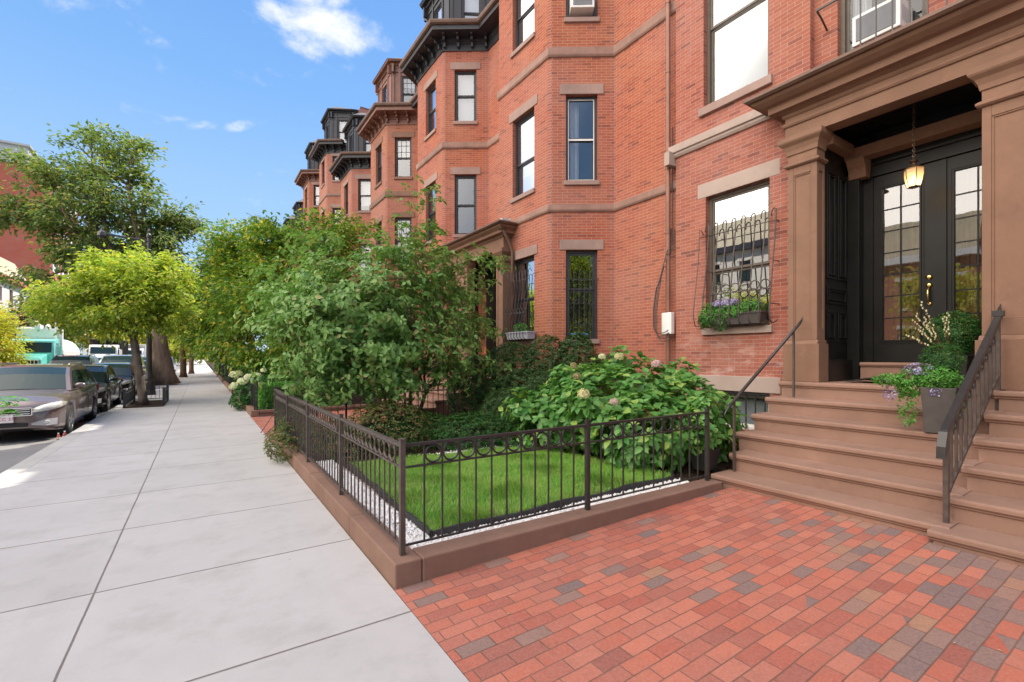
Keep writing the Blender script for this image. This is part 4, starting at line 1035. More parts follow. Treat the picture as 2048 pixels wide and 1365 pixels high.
H4, *_ = bay_house('third bay fronted house with brown cornice, brown dormer and six pane sashes', 18.63, 17.83, 23.04, 11.0, [F1, F2, F3], 'brick_warm', 'brown_trim', 'brown_trim',
    {'win': dict(muntin=(3, 3, 'upper'), blind=.5), 'narrow': 1, 'dwin': dict(muntin=(3, 3, 'upper'), blind=.3), 'strings': ((4.75, 4.87), (8.08, 8.30)), 'string': 'brownstone', 'lintel': 'brownstone'})
H5, *_ = bay_house('fourth bay fronted house with small black cornice and black dormer', 23.95, 23.05, 28.56, 11.0, [F1, F2, F3], 'brick_far', 'black_trim', 'black_trim',
    {'win': dict(blind=.8), 'narrow': 1, 'dwin': dict(blind=.95), 'cornice': .6}, detail=True)
H6, *_ = bay_house('fifth bay fronted house, taller, with brown gutter, black brackets and black dormer', 29.43, 28.57, 34.2, 13.75, [F1, F2, F3, F4], 'brick_far', 'black_trim', 'black_trim',
    {'win': dict(blind=.3), 'narrow': 1, 'dwin': dict(blind=.8), 'strings': ((4.75, 4.87), (11.2, 11.35))})
H7, *_ = bay_house('sixth bay fronted house, last one clear of the trees, brown cornice and black dormer', 35.05, 34.21, 39.6, 13.85, [F1, F2, F3, F4], 'brick_warm', 'brown_trim', 'black_trim',
    {'win': dict(blind=.7), 'narrow': 1, 'dwin': dict(blind=.8), 'strings': ((4.75, 4.87),)})
for k in range(3):
    y = 40.5 + 5.4 * k
    bay_house('brick bay house far up the row, %s' % ['just past the last clear house', 'largely behind the garden trees', 'at the distant end behind foliage'][k], y, y - .85, y + 4.53, 11.2, [F2, F3], ['brick_far', 'brick_warm', 'brick_far'][k], 'black_trim', 'black_trim', {'noground': 1, 'win': dict(blind=.6), 'narrow': 1}, group='rowhouses up the street', detail=False)

# brown downpipe in the corner of house two
m = MB(); m.tube([(7.27, 5.66, .1), (7.27, 5.66, 11.6)], .042, 10)
for z in (2.2, 3.9, 5.1, 6.9, 8.2, 9.6, 11.5): m.lathe([(.05, 0), (.05, .03)], (7.27, 5.66, z), 10)
m.build('downpipe', 'pipe_brown', H2, smooth=False)
m = MB(); m.box(7.12, 7.4, 5.52, 5.63, 5.12, 5.36); m.build('stone_return', 'lintel_grey', H2)
# window bars on the ground floor
m = MB(fA2); s0, s1, z0, z1, _ = o2['A'][0]
for i in range(6): s = s0 + .05 + (s1 - s0 - .10) * i / 5; m.box(s - .007, s + .007, .02, .034, z0 - .06, z0 + 1.42); m.add([(s - .012, .027, z0 + 1.42), (s + .012, .027, z0 + 1.42), (s, .027, z0 + 1.53)], [(0, 1, 2)])
for z in (z0 + .0, z0 + 1.28): m.box(s0 - .02, s1 + .02, .018, .036, z, z + .014)
B2 = m.build('window_bars', 'iron_black', H2)
for i in range(5):
    s = s0 + .05 + (s1 - s0 - .10) * (i + .5) / 5; m = MB(); c = MB(fA2).P((s, .03, z0 + .80)); m.ring(c, .045, .005, (fA2[4], fA2[5]), 16, 5); m.build('ring', 'iron_black', B2)
m = MB(fA2); rg = random.Random(7)
P = [(s0 + .22 + .045 * i, .045 + .01 * (i % 2), z0 + .10 + .02 * rg.random()) for i in range(9)]; m.tube(P, .014, 5); o = m.build('tape_bundle', 'tape_blue'); tag(o, 'crumpled blue strip lying at the foot of the barred bay window', 'blue tape')
m = MB(fB2); s0, s1, z0, z1, _ = o2['B'][0]
for i in range(8):
    s = s0 + .02 + (s1 - s0 - .04) * i / 7
    m.tube([(s, .05, z0 + 1.55), (s, .10, z0 + 1.62), (s, .15, z0 + 1.56), (s, .12, z0 + 1.2), (s, .22, z0 + .6), (s, .30, z0 + .2), (s, .30, z0 + .06), (s, .2, z0 - .02), (s, .08, z0)], .008, 5)
m.tube([(s0, .13, z0 + 1.38), (s1, .13, z0 + 1.38)], .008, 5); m.tube([(s0, .235, z0 + .60), (s1, .235, z0 + .60)], .007, 5)
G2 = m.build('window_guard', 'iron_black', H2, smooth=True)
for i in range(7):
    s = s0 + .02 + (s1 - s0 - .04) * (i + .5) / 7; m = MB(); c = MB(fB2).P((s, .225, z0 + .67)); m.ring(c, .05, .006, (fB2[4], fB2[5]), 16, 5); m.build('ring', 'iron_black', G2)
def window_box(label, fr, s0, s1, z, out0, out1, h, mat):
    p = MB(fr).P(((s0 + s1) / 2, out0, z)); t = thing('window_box', label, 'window box', p)
    m = MB(fr); m.add([(s0 + .03, out0 + .02, z), (s1 - .03, out0 + .02, z), (s1 - .03, out1 - .03, z), (s0 + .03, out1 - .03, z), (s0, out0, z + h), (s1, out0, z + h), (s1, out1, z + h), (s0, out1, z + h)],
          [(0, 3, 2, 1), (0, 1, 5, 4), (1, 2, 6, 5), (2, 3, 7, 6), (3, 0, 4, 7)])
    m.box(s0 - .012, s1 + .012, out1 - .008, out1 + .01, z + h - .03, z + h); m.box(s0 - .012, s0 + .008, out0, out1 - .01, z + h - .03, z + h); m.box(s1 - .008, s1 + .012, out0, out1 - .01, z + h - .03, z + h)
    m.box(s0 + .01, s1 - .01, out0 + .012, out1 - .012, z + h - .05, z + h - .03)
    m.build('trough', mat, t); return t
WBX2 = window_box('pale grey window box with a small green plant, on the neighbouring bay window', fB2, s0 - .1, s1 - .1, z0 + .02, .03, .26, .17, 'planter_pale')
WBX1 = window_box('grey window box spilling green foliage and lilac flowers inside the curved guard', fr1, 3.82, 4.72, 2.12, .02, .22, .19, 'planter_grey')
sA = o2['A'][2]; air_con_fr('white air conditioner high in the angled bay window, top centre', fA2, sA[0] + .09, sA[1] - .09, sA[2] + .12, sA[2] + .47, .16)
# down pipe on the neighbouring portico
# ---- portico of the two neighbouring houses
PX = 6.02
def pil2(y0, y1):
    m = MB(); m.box(PX - .04, PX + .26, y0 - .03, y1 + .03, 1.0, 1.45); m.box(PX + .015, PX + .22, y0 + .01, y1 - .01, 1.45, 3.95)
    bw = .07
    for a, b in ((y0, y0 + bw), (y1 - bw, y1)): m.box(PX, PX + .22, a, b, 1.45, 3.95) 
    m.box(PX, PX + .014, y0 + bw, y1 - bw, 1.45, 1.6); m.box(PX, PX + .014, y0 + bw, y1 - bw, 3.8, 3.95)
    loop = [(PX + .24, y0), (PX, y0), (PX, y1), (PX + .24, y1)]
    sweep(m, loop, [(-.02, 3.9), (.03, 3.9), (.03, 3.95), (-.02, 3.95)]); sweep(m, loop, [(-.02, 4.02), (.02, 4.05), (.07, 4.12), (.08, 4.2), (-.02, 4.2)]); m.box(PX + .001, PX + .24, y0 + .001, y1 - .001, 3.95, 4.199)
    return m.build('pillar', 'brownstone_portico', H2)
for y0, y1 in ((9.45, 9.75), (11.25, 11.95), (13.35, 13.65)): pil2(y0, y1)
EP2 = [(PX + 1.4, 9.42), (PX, 9.42), (PX, 13.72), (PX + 1.2, 13.72)]
m = MB(); m.box(PX, PX + .3, 9.42, 13.72, 4.202, 4.55); m.box(PX + .3, XW + .1, 9.42, 9.62, 4.202, 4.55); m.build('architrave', 'brownstone_portico', H2)
m = MB(); sweep(m, EP2, [(-.1, 4.46), (.02, 4.47), (.05, 4.52), (.14, 4.54), (.15, 4.60), (.23, 4.66), (.25, 4.70), (-.1, 4.70)]); m.build('cornice', 'brownstone_portico', H2)
m = MB(); sweep(m, EP2, [(.12, 4.702), (.29, 4.702), (.32, 4.73), (.32, 4.76), (.12, 4.76)]); m.box(PX - .05, XW + .2, 9.35, 13.8, 4.70, 4.745); m.build('gutter', 'gutter_copper', H2)
m = MB(); m.box(6.0, 6.22, 9.45, 9.85, 4.80, 4.93); m.box(6.22, 6.3, 9.45, 9.85, 4.75, 4.95); m.build('roof_vent', 'tower_grey', H2, bevel=.01)
m = MB(); m.tube([(5.92, 9.30, 4.72), (5.92, 9.28, 4.6), (6.02, 9.27, 4.42), (6.12, 9.27, 4.25), (6.17, 9.26, 4.1), (6.17, 9.26, 1.2)], .04, 8); m.box(5.82, 5.97, 9.22, 9.36, 4.60, 4.78); m.build('downpipe', 'gutter_copper', H2, smooth=True)
m = MB(); m.box(6.25, XW - .02, 9.5, 13.7, 4.16, 4.2); m.box(XW - .06, XW - .01, 9.8, 13.5, 1.1, 4.16); m.box(7.0, XW, 9.75, 10.0, 1.1, 4.16); m.box(7.0, XW - .05, 11.4, 11.9, 1.1, 4.16); m.box(6.28, 6.4, 11.3, 11.9, 1.1, 4.16); m.build('vestibule_wall', 'black_paint', H2)
for k, (y0, y1) in enumerate(((10.15, 11.05), (12.15, 13.05))):
    m = MB(); x = XW - .10
    m.box(x, x + .04, y0, y0 + .14, 1.15, 3.5); m.box(x, x + .04, y1 - .14, y1, 1.15, 3.5); m.box(x, x + .04, y0 + .14, y1 - .14, 1.15, 1.9); m.box(x, x + .04, y0 + .14, y1 - .14, 3.3, 3.5)
    m.box(x - .01, x, y0 + .2, y1 - .2, 1.3, 1.75); dd = m.build('door', 'wood_door', H2, bevel=.004)
    m = MB(); m.quad((x + .02, y0 + .14, 1.9), (x + .02, y1 - .14, 1.9), (x + .02, y1 - .14, 3.3), (x + .02, y0 + .14, 3.3)); m.build('glass', 'door_glass', dd)
    if k: dd['label'] = 'polished wood door deeper in the portico, farther along'
m = MB(); m.box(PX + .24, PX + .45, 10.9, 11.3, 1.0, 4.16) if False else None
stoop('neighbouring brownstone stoop seen through the garden fence, beyond the tree', 10.45, 13.4, 4.02, None, 7.4, z1=.20, rise=.17, n=6, tread=.34)
t = thing('handrail', 'thin black handrail on the neighbouring stoop behind the garden tree', 'handrail', (4.3, 10.6, .2))
m = MB(); m.tube([(4.2, 10.6, 1.05), (6.0, 10.6, 1.98)], .018, 6); m.build('rail', 'iron_black', t)
for x, z in ((4.35, .2), (5.85, 1.05)): m = MB(); m.tube([(x, 10.6, z), (x, 10.6, z + .92)], .011, 6); m.build('post', 'iron_black', t)

# ================================================================== across the street
def flat_front(name, label, x, y0, y1, zt, brick, trim, roofm, cols, floors, facing=1, win=(1.0, 1.9), bay=None, group=None, depth=14):
    t = thing(name, label, 'rowhouse' if name == 'brick_rowhouse' else 'building', (x, (y0 + y1) / 2, 0), group)
    fr = (x, y1, 0, -1, 1, 0); L = y1 - y0; ops = []
    for f in floors:
        for c in range(cols): s = L * (c + .5) / cols; ops.append((s - win[0] / 2, s + win[0] / 2, f, f + win[1]))
    m = MB(); wall(m, fr, 0, L, 0, zt, ops, reveal=.2)
    for p, q in (((x, y0), (x - depth, y0)), ((x - depth, y0), (x - depth, y1)), ((x - depth, y1), (x, y1))): fr_, L_ = fr_seg(p, q); wall(m, fr_, 0, L_, 0, zt, [])
    m.build('wall', brick, t)
    for o in ops:
        m = MB(fr); s0, s1, z0, z1 = o; q = -.16
        m.box(s0 + .001, s0 + .07, q - .05, q, z0, z1); m.box(s1 - .07, s1 - .001, q - .05, q, z0, z1); m.box(s0 + .07, s1 - .07, q - .05, q, z1 - .07, z1 - .001); m.box(s0 + .07, s1 - .07, q - .05, q, z0 + .001, z0 + .07); m.box(s0 + .07, s1 - .07, q - .05, q, (z0 + z1) / 2 - .03, (z0 + z1) / 2 + .03)
        w = m.build('window', trim, t)
        m = MB(fr); m.quad((s0, q - .06, z0), (s1, q - .06, z0), (s1, q - .06, z1), (s0, q - .06, z1)); m.build('glass', 'car_glass', w)
        m = MB(fr); m.box(s0 - .15, s1 + .15, -.05, .06, z1 + .001, z1 + .28); m.box(s0 - .1, s1 + .1, -.1, .08, z0 - .16, z0 - .001); m.build('lintel', 'pale_stone', t)
    m = MB(); m.box(x - .1, x + .5, y0, y1, zt - .25, zt + .25); m.build('cornice', trim, t)
    m = MB(); m.prism([(x - .1, zt + .252), (x - 1.6, zt + 3.0), (x - depth, zt + 3.0), (x - depth, zt + .252)], 'y', y0 + .2, y1 - .2); m.build('mansard_roof', roofm, t)
    return t
for k, (y0, y1, zt, wm, tm) in enumerate([(-24, -6.2, 9.0, 'brick_far', 'white_paint'), (-6, 7.8, 9.0, 'brick_far', 'white_paint'), (8, 17.8, 8.2, 'brick_far', 'white_paint'), (18, 29.5, 11.0, 'pale_stone', 'sash_dark'), (29.7, 40, 10.5, 'brick_far', 'white_paint')]):
    flat_front('brick_rowhouse' if wm != 'pale_stone' else 'stone_house', ['brick house across the street, behind the viewpoint, mirrored in the bay glass', 'brick house across the street, mirrored right of the door handle', 'low brick house across the street, mirrored in the door panes', 'pale stone house across the street, mirrored in the barred ground floor window', 'brick house across the street, farthest of those mirrored'][k], -24, y0, y1, zt, wm, tm, 'tan_roof', 4, tuple(z for z in (1.6, 4.9, 8.0, 10.9) if z + 2 < zt))
flat_front('victorian_house', 'white and red house at left edge with a tan mansard roof', -16.8, 66, 79, 9.6, 'victorian_white', 'victorian_red', 'tan_roof', 4, (1.5, 4.5, 7.2), win=(1.0, 1.5))
flat_front('victorian_house', 'red brick house with arched upper windows beside the white one, far left', -17.6, 79.2, 92, 8.6, 'victorian_red', 'victorian_white', 'tan_roof', 4, (1.5, 4.5, 6.8), win=(.9, 1.3))
t = thing('brick_tower', 'tall windowless red brick tower block with a grey top storey, behind the tree at left', 'tower block', (-28, 100, 0))
def uvbox(m, x0, x1, y0, y1, z0, z1):
    for p, q in (((x0, y1), (x0, y0)), ((x1, y0), (x1, y1)), ((x1, y1), (x0, y1)), ((x1, y0), (x0, y0))): fr_, L_ = fr_seg(p, q); m.fr = fr_; m.quad((0, 0, z0), (L_, 0, z0), (L_, 0, z1), (0, 0, z1), [(0, z0), (L_, z0), (L_, z1), (0, z1)])
    m.fr = None; m.quad((x0, y0, z1), (x1, y0, z1), (x1, y1, z1), (x0, y1, z1), [(0, 0)] * 4)
m = MB(); uvbox(m, -46, -19.5, 100, 120, 0, 30.8); m.build('wall', 'brick_tower', t)
m = MB(); m.box(-46, -22.0, 100.3, 119.7, 30.8, 33.6); m.box(-46.3, -21.7, 100, 120, 33.6, 33.9); m.build('top_storey', 'tower_grey', t)
m = MB(); m.box(-32, -28, 104, 110, 33.9, 37.2); m.build('plant_room', 'truck_white', t)
m = MB()
for z in range(3, 30, 3):
    for y in (102, 105, 108, 111, 114, 117): m.box(-19.49, -19.40, y - .8, y + .8, z, z + 1.5)
m.build('window_band', 'white_paint', t)
# ================================================================== vehicles
def lerp_tab(tab, x):
    if x <= tab[0][0]: return tab[0][1]
    for (a, p), (b, q) in zip(tab, tab[1:]):
        if x <= b:
            t_ = (x - a) / (b - a); t_ = t_ * t_ * (3 - 2 * t_) * .5 + t_ * .5; return p + (q - p) * t_
    return tab[-1][1]
def car(name, label, cat, x, y, paint, kind='wagon', L=4.75, Wd=1.82, H=1.56, rz=0.0, group=None, plate=None, detail=True, rails=True, rear=False):
    """front of the car faces -y (towards the camera); x, y = centre of the front bumper on the road"""
    t = thing(name, label, cat, (x, y, -.15), group); Z = -.15
    hw = Wd / 2; R = .335; fa, ra = .88, L - 1.02
    hoodz = {'wagon': 1.0, 'suv': 1.08, 'sedan': .92, 'hatch': .95}[kind] * (H / {'wagon': 1.56, 'suv': 1.72, 'sedan': 1.45, 'hatch': 1.5}[kind])
    tail = {'wagon': 1.06, 'suv': 1.14, 'sedan': 1.02, 'hatch': 1.0}[kind]
    cowl, cowlz = 1.35, hoodz + .03
    top = [(0, .60), (.05, .72), (.12, .80), (.5, hoodz - .09), (1.0, hoodz - .03), (1.35, hoodz + .0), (2.0, hoodz + .0), (L - .9, tail - .02), (L - .15, tail - .05), (L - .03, tail - .2), (L, .7)]
    wid = [(0, hw * .70), (.06, hw * .83), (.20, hw * .93), (.45, hw * .985), (.9, hw), (L - .9, hw), (L - .3, hw * .95), (L - .06, hw * .84), (L, hw * .74)]
    bot = [(0, .30), (.15, .22), (.5, .20), (L - .5, .22), (L - .1, .28), (L, .36)]
    ys = sorted({*[round(i * .06, 3) for i in range(int(L / .06) + 1)], L, .02, .04})
    V = []; cs = 9
    for yy in ys:
        w = lerp_tab(wid, yy); zt = lerp_tab(top, yy); zb = lerp_tab(bot, yy)
        za = zb
        for c in (fa, ra):
            d = abs(yy - c)
            if d < R + .045: za = max(za, R + math.sqrt(max(0, (R + .045) ** 2 - d * d)))
        za = min(za, zt - .14)
        belt = max(za + .05, min(zt - .05, .66 * zt + .2))
        sec = [(0, zt + .045), (w * .45, zt + .04), (w * .78, zt + .018), (w * .93, zt - .03), (w * .985, (zt + belt) / 2 - .02), (w, max(za + .03, belt - .12)), (w * .985, za + (belt - za) * .18), (w * .96, za), (w * .60, za if za > zb else zb)]
        for sx_ in (-1, 1):
            for q in (sec if sx_ > 0 else sec): V.append((x + sx_ * q[0], y + yy, Z + q[1]))
    m = MB(); n = cs * 2; F = []
    for i in range(len(ys) - 1):
        for o in (0, cs):
            for k in range(cs - 1): F.append((i * n + o + k, i * n + o + k + 1, (i + 1) * n + o + k + 1, (i + 1) * n + o + k))
    for i in (0, len(ys) - 1): F.append(tuple([i * n + k for k in range(cs)] + [i * n + cs + k for k in range(cs - 1, 0, -1)]))
    m.add(V, F); m.build('body', paint, t, smooth=True)
    m = MB(); m.box(x - hw * .80, x + hw * .80, y + .32, y + L - .3, Z + .22, Z + .62); m.build('chassis', 'car_dark', t)
    # greenhouse
    if kind == 'sedan': rf, rr, bk = 2.15, 3.35, L - .75
    elif kind == 'hatch': rf, rr, bk = 2.05, 3.5, L - .25
    else: rf, rr, bk = 2.12, L - .75, L - .12
    if kind == 'suv': rf = 2.0
    bz = hoodz - .005; cw = 1.28
    def half(yy, z):   # half width of the cabin at height z
        f_ = (z - bz) / (H - bz); return (hw * .93) * (1 - .20 * f_ - .03 * f_ * f_) * (1 - .05 * abs((yy - L * .55) / (L * .5)) ** 2)
    prof = [(cw, bz), (cw + (rf - cw) * .55, bz + (H - bz) * .62), (rf, H - .045), (rf + .35, H), ((rf + rr) / 2, H + .015), (rr - .2, H - .005), (rr, H - .05), (rr + (bk - rr) * .5, bz + (H - bz) * .55), (bk, bz)]
    m = MB(); V = []; 
    for (yy, z) in prof:
        h = half(yy, z); V += [(x - h, y + yy, Z + z), (x - h * .8, y + yy, Z + z + .018), (x, y + yy, Z + z + .03), (x + h * .8, y + yy, Z + z + .018), (x + h, y + yy, Z + z)]
    F = [(i * 5 + k, i * 5 + k + 1, (i + 1) * 5 + k + 1, (i + 1) * 5 + k) for i in range(len(prof) - 1) for k in range(4)]
    # sides
    n0 = len(V)
    for (yy, z) in prof: h = half(yy, bz); V += [(x - h, y + yy, Z + bz), (x + h, y + yy, Z + bz)]
    for i in range(len(prof) - 1):
        F.append((i * 5, (i + 1) * 5, n0 + (i + 1) * 2, n0 + i * 2)); F.append((i * 5 + 4, (i + 1) * 5 + 4, n0 + (i + 1) * 2 + 1, n0 + i * 2 + 1))
    m.add(V, F); m.build('cabin', paint, t, smooth=False)
    # glass laid a few millimetres proud of the shell
    def wpt(s_, u, v_, off=.006):
        (y0, z0), (y1, z1) = s_; yy = y0 + (y1 - y0) * v_; z = z0 + (z1 - z0) * v_; h = half(yy, z)
        nrm = Vector((0, -(z1 - z0), (y1 - y0))).normalized() if s_ is not None else Vector((0, 0, 1))
        crown = .03 * (1 - abs(u) ** 1.6)
        return (x + h * u, y + yy + nrm.y * off, Z + z + nrm.z * off + crown)
    def screen(pa, pb, pc, nm, sgn=1):
        m = MB(); m_ = 10
        for (s_, v0, v1) in ((((pa), (pb)), .05, 1), (((pb), (pc)), 0, .93)):
            for i in range(m_):
                u0, u1 = -.90 + 1.8 * i / m_, -.90 + 1.8 * (i + 1) / m_
                m.quad(wpt(s_, u0, v0, .012 * sgn), wpt(s_, u1, v0, .012 * sgn), wpt(s_, u1, v1, .012 * sgn), wpt(s_, u0, v1, .012 * sgn))
        return m.build(nm, 'car_glass', t, smooth=True)
    screen(prof[0], prof[1], prof[2], 'windshield'); screen(prof[6], prof[7], prof[8], 'rear_window')
    z0, z1 = bz + .05, H - .115
    def fy(z): return cw + .13 + (rf + .12 - cw) * (z - bz) / (H - bz)
    def by(z): return bk - .12 - (bk - rr - .02) * (z - bz) / (H - bz)
    edges = [(lambda z: fy(z), lambda z: rf + .62), (lambda z: rf + .70, lambda z: rf + 1.42 if kind != 'sedan' else by(z) - .1)]
    if kind != 'sedan': edges.append((lambda z: rf + 1.50, lambda z: by(z)))
    for sx_ in (-1, 1):
        for e0, e1 in edges:
            m = MB(); n_ = 4
            for i in range(n_):
                za, zb = z0 + (z1 - z0) * i / n_, z0 + (z1 - z0) * (i + 1) / n_
                P = [(x + sx_ * (half(yy, z) + .008), y + yy, Z + z) for (yy, z) in ((e0(za), za), (e1(za), za), (e1(zb), zb), (e0(zb), zb))]
                m.quad(*P)
            m.build('side_window', 'car_glass', t)
    # wheels
    for (yy) in (fa, ra):
        for sx_ in (-1, 1):
            c = (x + sx_ * (hw - .115), y + yy, Z + R); m = MB()
            m.lathe([(R * .62, -.105), (R * .93, -.105), (R, -.07), (R, .07), (R * .93, .105), (R * .62, .105)], c, 28, 'x'); w = m.build('wheel', 'car_rubber', t, smooth=True)
            m = MB(); o = sx_ * .075; c2 = (c[0] + o, c[1], c[2])
            m.lathe([(R * .64, sx_ * .03), (R * .60, sx_ * .034), (R * .56, -sx_ * .01), (R * .5, -sx_ * .012)], c2, 28, 'x'); m.f = m.f[:-2]; m.mi = m.mi[:-2]; m.uv = m.uv[:-2]
            for k in range(7 if detail else 5):
                a = 2 * math.pi * k / (7 if detail else 5); ca, sa = math.cos(a), math.sin(a); 
                m.tube([(c2[0] + sx_ * .02, c2[1] + ca * .03, c2[2] + sa * .03), (c2[0] + sx_ * .012, c2[1] + ca * R * .6, c2[2] + sa * R * .6)], [.022, .028], 4)
            m.lathe([(.045, sx_ * .0), (.045, sx_ * .035), (.02, sx_ * .04)], c2, 12, 'x'); m.build('rim', 'rim_silver', w, smooth=False)
            m = MB(); m.lathe([(R * .5, 0), (R * .5, sx_ * .002)], (c2[0] - sx_ * .04, c2[1], c2[2]), 20, 'x'); m.build('brake_disc', 'car_dark', w)
    # face
    for sx_ in (-1, 1):
        m = MB(); V = []
        for (a, b_, zz, hh) in ((.52, .085, .625, .07), (.66, .105, .64, .12), (.80, .17, .665, .145), (.92, .30, .70, .13), (.975, .42, .745, .06)):
            w = lerp_tab(wid, b_); xx = min(a * hw, w - .0) 
            yf = 0
            for q in range(60):
                if lerp_tab(wid, q * .01) >= xx: yf = q * .01; break
            for (dz, dy) in ((0, -.012), (hh, .045)): V.append((x + sx_ * xx * 1.003, y + yf + dy - .008, Z + zz - .02 + dz))
        m.add(V, [(i * 2, i * 2 + 2, i * 2 + 3, i * 2 + 1) for i in range(4)]); hl = m.build('headlight', 'lamp_glass', t, smooth=True)
        o = hl.modifiers.new('s', 'SOLIDIFY'); o.thickness = .03; o.offset = 1
        m = MB(); xx = x + sx_ * (half(cw, bz) + .11)
        m.lathe([(.0, -.07), (.05, -.068), (.075, -.04), (.08, 0), (.07, .025)], (0, 0, 0), 10, 'y')
        m.v = [(xx + p[0] * 1.35, y + cw + .32 + p[1] * .9, Z + bz + .10 + p[2] * .85) for p in m.v]; m.tube([(xx - sx_ * .14, y + cw + .33, Z + bz + .04), (xx, y + cw + .33, Z + bz + .08)], .02, 6); m.build('mirror', paint, t, smooth=True)
        m = MB(); m.box(x + sx_ * (hw * .985) - .02, x + sx_ * (hw * .985) + .02, y + L - .55, y + L - .08, Z + .8, Z + .98); m.v = [(p[0] if p[1] < y + L - .3 else x + (p[0] - x) * .93, p[1], p[2]) for p in m.v]; m.build('tail_light', 'paint_red', t, bevel=.01)
    m = MB(); gw = hw * .50; gz = .57
    m.box(x - gw, x + gw, y - .016, y + .05, Z + gz, Z + gz + .13); g = m.build('grille', 'car_dark', t)
    m = MB()
    for i in range(3): z = gz + .018 + i * .042; m.box(x - gw + .02, x + gw - .02, y - .026, y - .015, Z + z, Z + z + .014)
    m.box(x - gw - .01, x + gw + .01, y - .028, y - .01, Z + gz + .13, Z + gz + .15); m.box(x - gw, x + gw, y - .028, y - .01, Z + gz - .018, Z + gz); m.box(x - gw - .018, x - gw, y - .028, y, Z + gz - .01, Z + gz + .14); m.box(x + gw, x + gw + .018, y - .028, y, Z + gz - .01, Z + gz + .14)
    m.build('grille_bars', 'chrome', g)
    m = MB(); m.box(x - hw * .45, x + hw * .45, y - .012, y + .04, Z + .33, Z + .41); m.build('air_intake', 'car_dark', t, bevel=.01)
    for sx_ in (-1, 1):
        m = MB(); m.add([(x + sx_ * hw * .50, y - .01, Z + .36), (x + sx_ * hw * .74, y + .0, Z + .33), (x + sx_ * hw * .90, y + .11, Z + .34), (x + sx_ * hw * .91, y + .10, Z + .48), (x + sx_ * hw * .74, y - .005, Z + .47), (x + sx_ * hw * .50, y - .015, Z + .40)], [(0, 1, 4, 5), (1, 2, 3, 4)])
        fb = m.build('fog_light_bezel', 'chrome', t); so_ = fb.modifiers.new('s', 'SOLIDIFY'); so_.thickness = .02
        m = MB(); m.lathe([(.042, 0), (.042, -.02), (.03, -.03)], (x + sx_ * hw * .76, y + .01, Z + .405), 14, 'y'); m.build('fog_light', 'lamp_glass', fb)
    if plate:
        px = x + .05; m = MB(); m.box(px - .155, px + .155, y - .04, y - .022, Z + .43, Z + .58); pb = m.build('number_plate', 'plate_white', t, bevel=.004)
        cu = bpy.data.curves.new('t', 'FONT'); cu.body = plate; cu.size = .085; cu.align_x = 'CENTER'; cu.extrude = .001
        tmp = bpy.data.objects.new('t', cu); me = bpy.data.meshes.new_from_object(tmp); bpy.data.objects.remove(tmp)
        me.materials.clear(); me.materials.append(MATS['plate_red']); o = bpy.data.objects.new('plate_lettering', me); COL.objects.link(o); o.rotation_euler = (rad(90), 0, 0); o.location = (px, y - .043, Z + .475)
        bpy.context.view_layer.update(); adopt(o, pb)
    if rails and kind in ('wagon', 'suv'):
        for sx_ in (-1, 1):
            h = half(3, H) * .93; m = MB(); m.tube([(x + sx_ * h, y + rf + .18, Z + H - .01), (x + sx_ * h, y + rf + .32, Z + H + .055), (x + sx_ * h, y + rr - .35, Z + H + .06), (x + sx_ * h, y + rr - .12, Z + H - .01)], .022, 6); m.build('roof_rail', paint, t, smooth=True)
    if detail:
        for sx_ in (-1, 1):
            for yy in (rf + .45, rf + 1.25):
                m = MB(); xx = x + sx_ * (hw * 1.0 + .004); m.tube([(xx - sx_ * .02, y + yy, Z + .80), (xx + sx_ * .012, y + yy + .03, Z + .80), (xx + sx_ * .012, y + yy + .15, Z + .80), (xx - sx_ * .02, y + yy + .18, Z + .80)], .013, 6); m.build('door_handle', paint, t)
            m = MB()
            for yy in (cw + .15, rf + .66, rf + 1.46): xx = x + sx_ * hw * .9995; m.box(xx - .002, xx + .002, y + yy - .004, y + yy + .004, Z + .42, Z + .78)
            m.build('door_seam', 'car_dark', t)
        m = MB(); m.tube([(x + .1, y + cw + .02, Z + bz + .045), (x + .45, y + cw + .16, Z + bz + .12)], .008, 4); m.tube([(x - .5, y + cw + .02, Z + bz + .045), (x - .1, y + cw + .16, Z + bz + .12)], .008, 4); m.build('wiper', 'car_dark', t)
    t.location = (x, y, -.15)
    return t
CX = -3.33
car('parked_wagon', 'mauve grey estate car with roof rails, nearest in the parked row', 'car', CX, 13.35, 'paint_mauve', 'wagon', L=4.78, H=1.53, plate='3ACC 37')
car('parked_sedan', 'black sedan parked directly behind the mauve grey estate car', 'car', CX, 18.75, 'paint_black', 'sedan', L=4.5, Wd=1.76, H=1.43)
car('parked_car', 'small black hatchback parked beside the young street tree', 'car', CX + .1, 24.2, 'paint_black', 'hatch', L=4.0, Wd=1.72, H=1.46)
car('parked_suv', 'silver roofed SUV with a wide windshield, behind the black cars', 'car', CX - .1, 29.0, 'paint_silver', 'suv', L=4.7, Wd=1.9, H=1.82)
gc = 'cars parked far along the kerb'
far = [('parked_car', 'grey car parked just before the thick street trunk', 'paint_grey', 'hatch', 34.6), ('parked_car', 'dark SUV parked beyond the thick street trunk', 'paint_navy', 'suv', 40.0), ('parked_car', 'black car parked farther up the kerb, past the dark SUV', 'paint_black', 'sedan', 45.4),
       ('parked_car', 'white car far up the kerb between trunks', 'paint_white', 'hatch', 51.0), ('parked_car', 'distant silver car near the end of the parked row', 'paint_silver', 'sedan', 56.8), ('parked_car', 'last dark car of the parked row, tiny beside the sidewalk', 'paint_grey', 'suv', 62.5)]
for n_, lb, pt, kd, yy in far: car(n_, lb, 'car', CX + random.Random(yy).uniform(-.1, .1), yy, pt, kd, L=4.5, H={'suv': 1.72, 'hatch': 1.5, 'sedan': 1.45}[kd], group=gc, detail=False, rails=False)
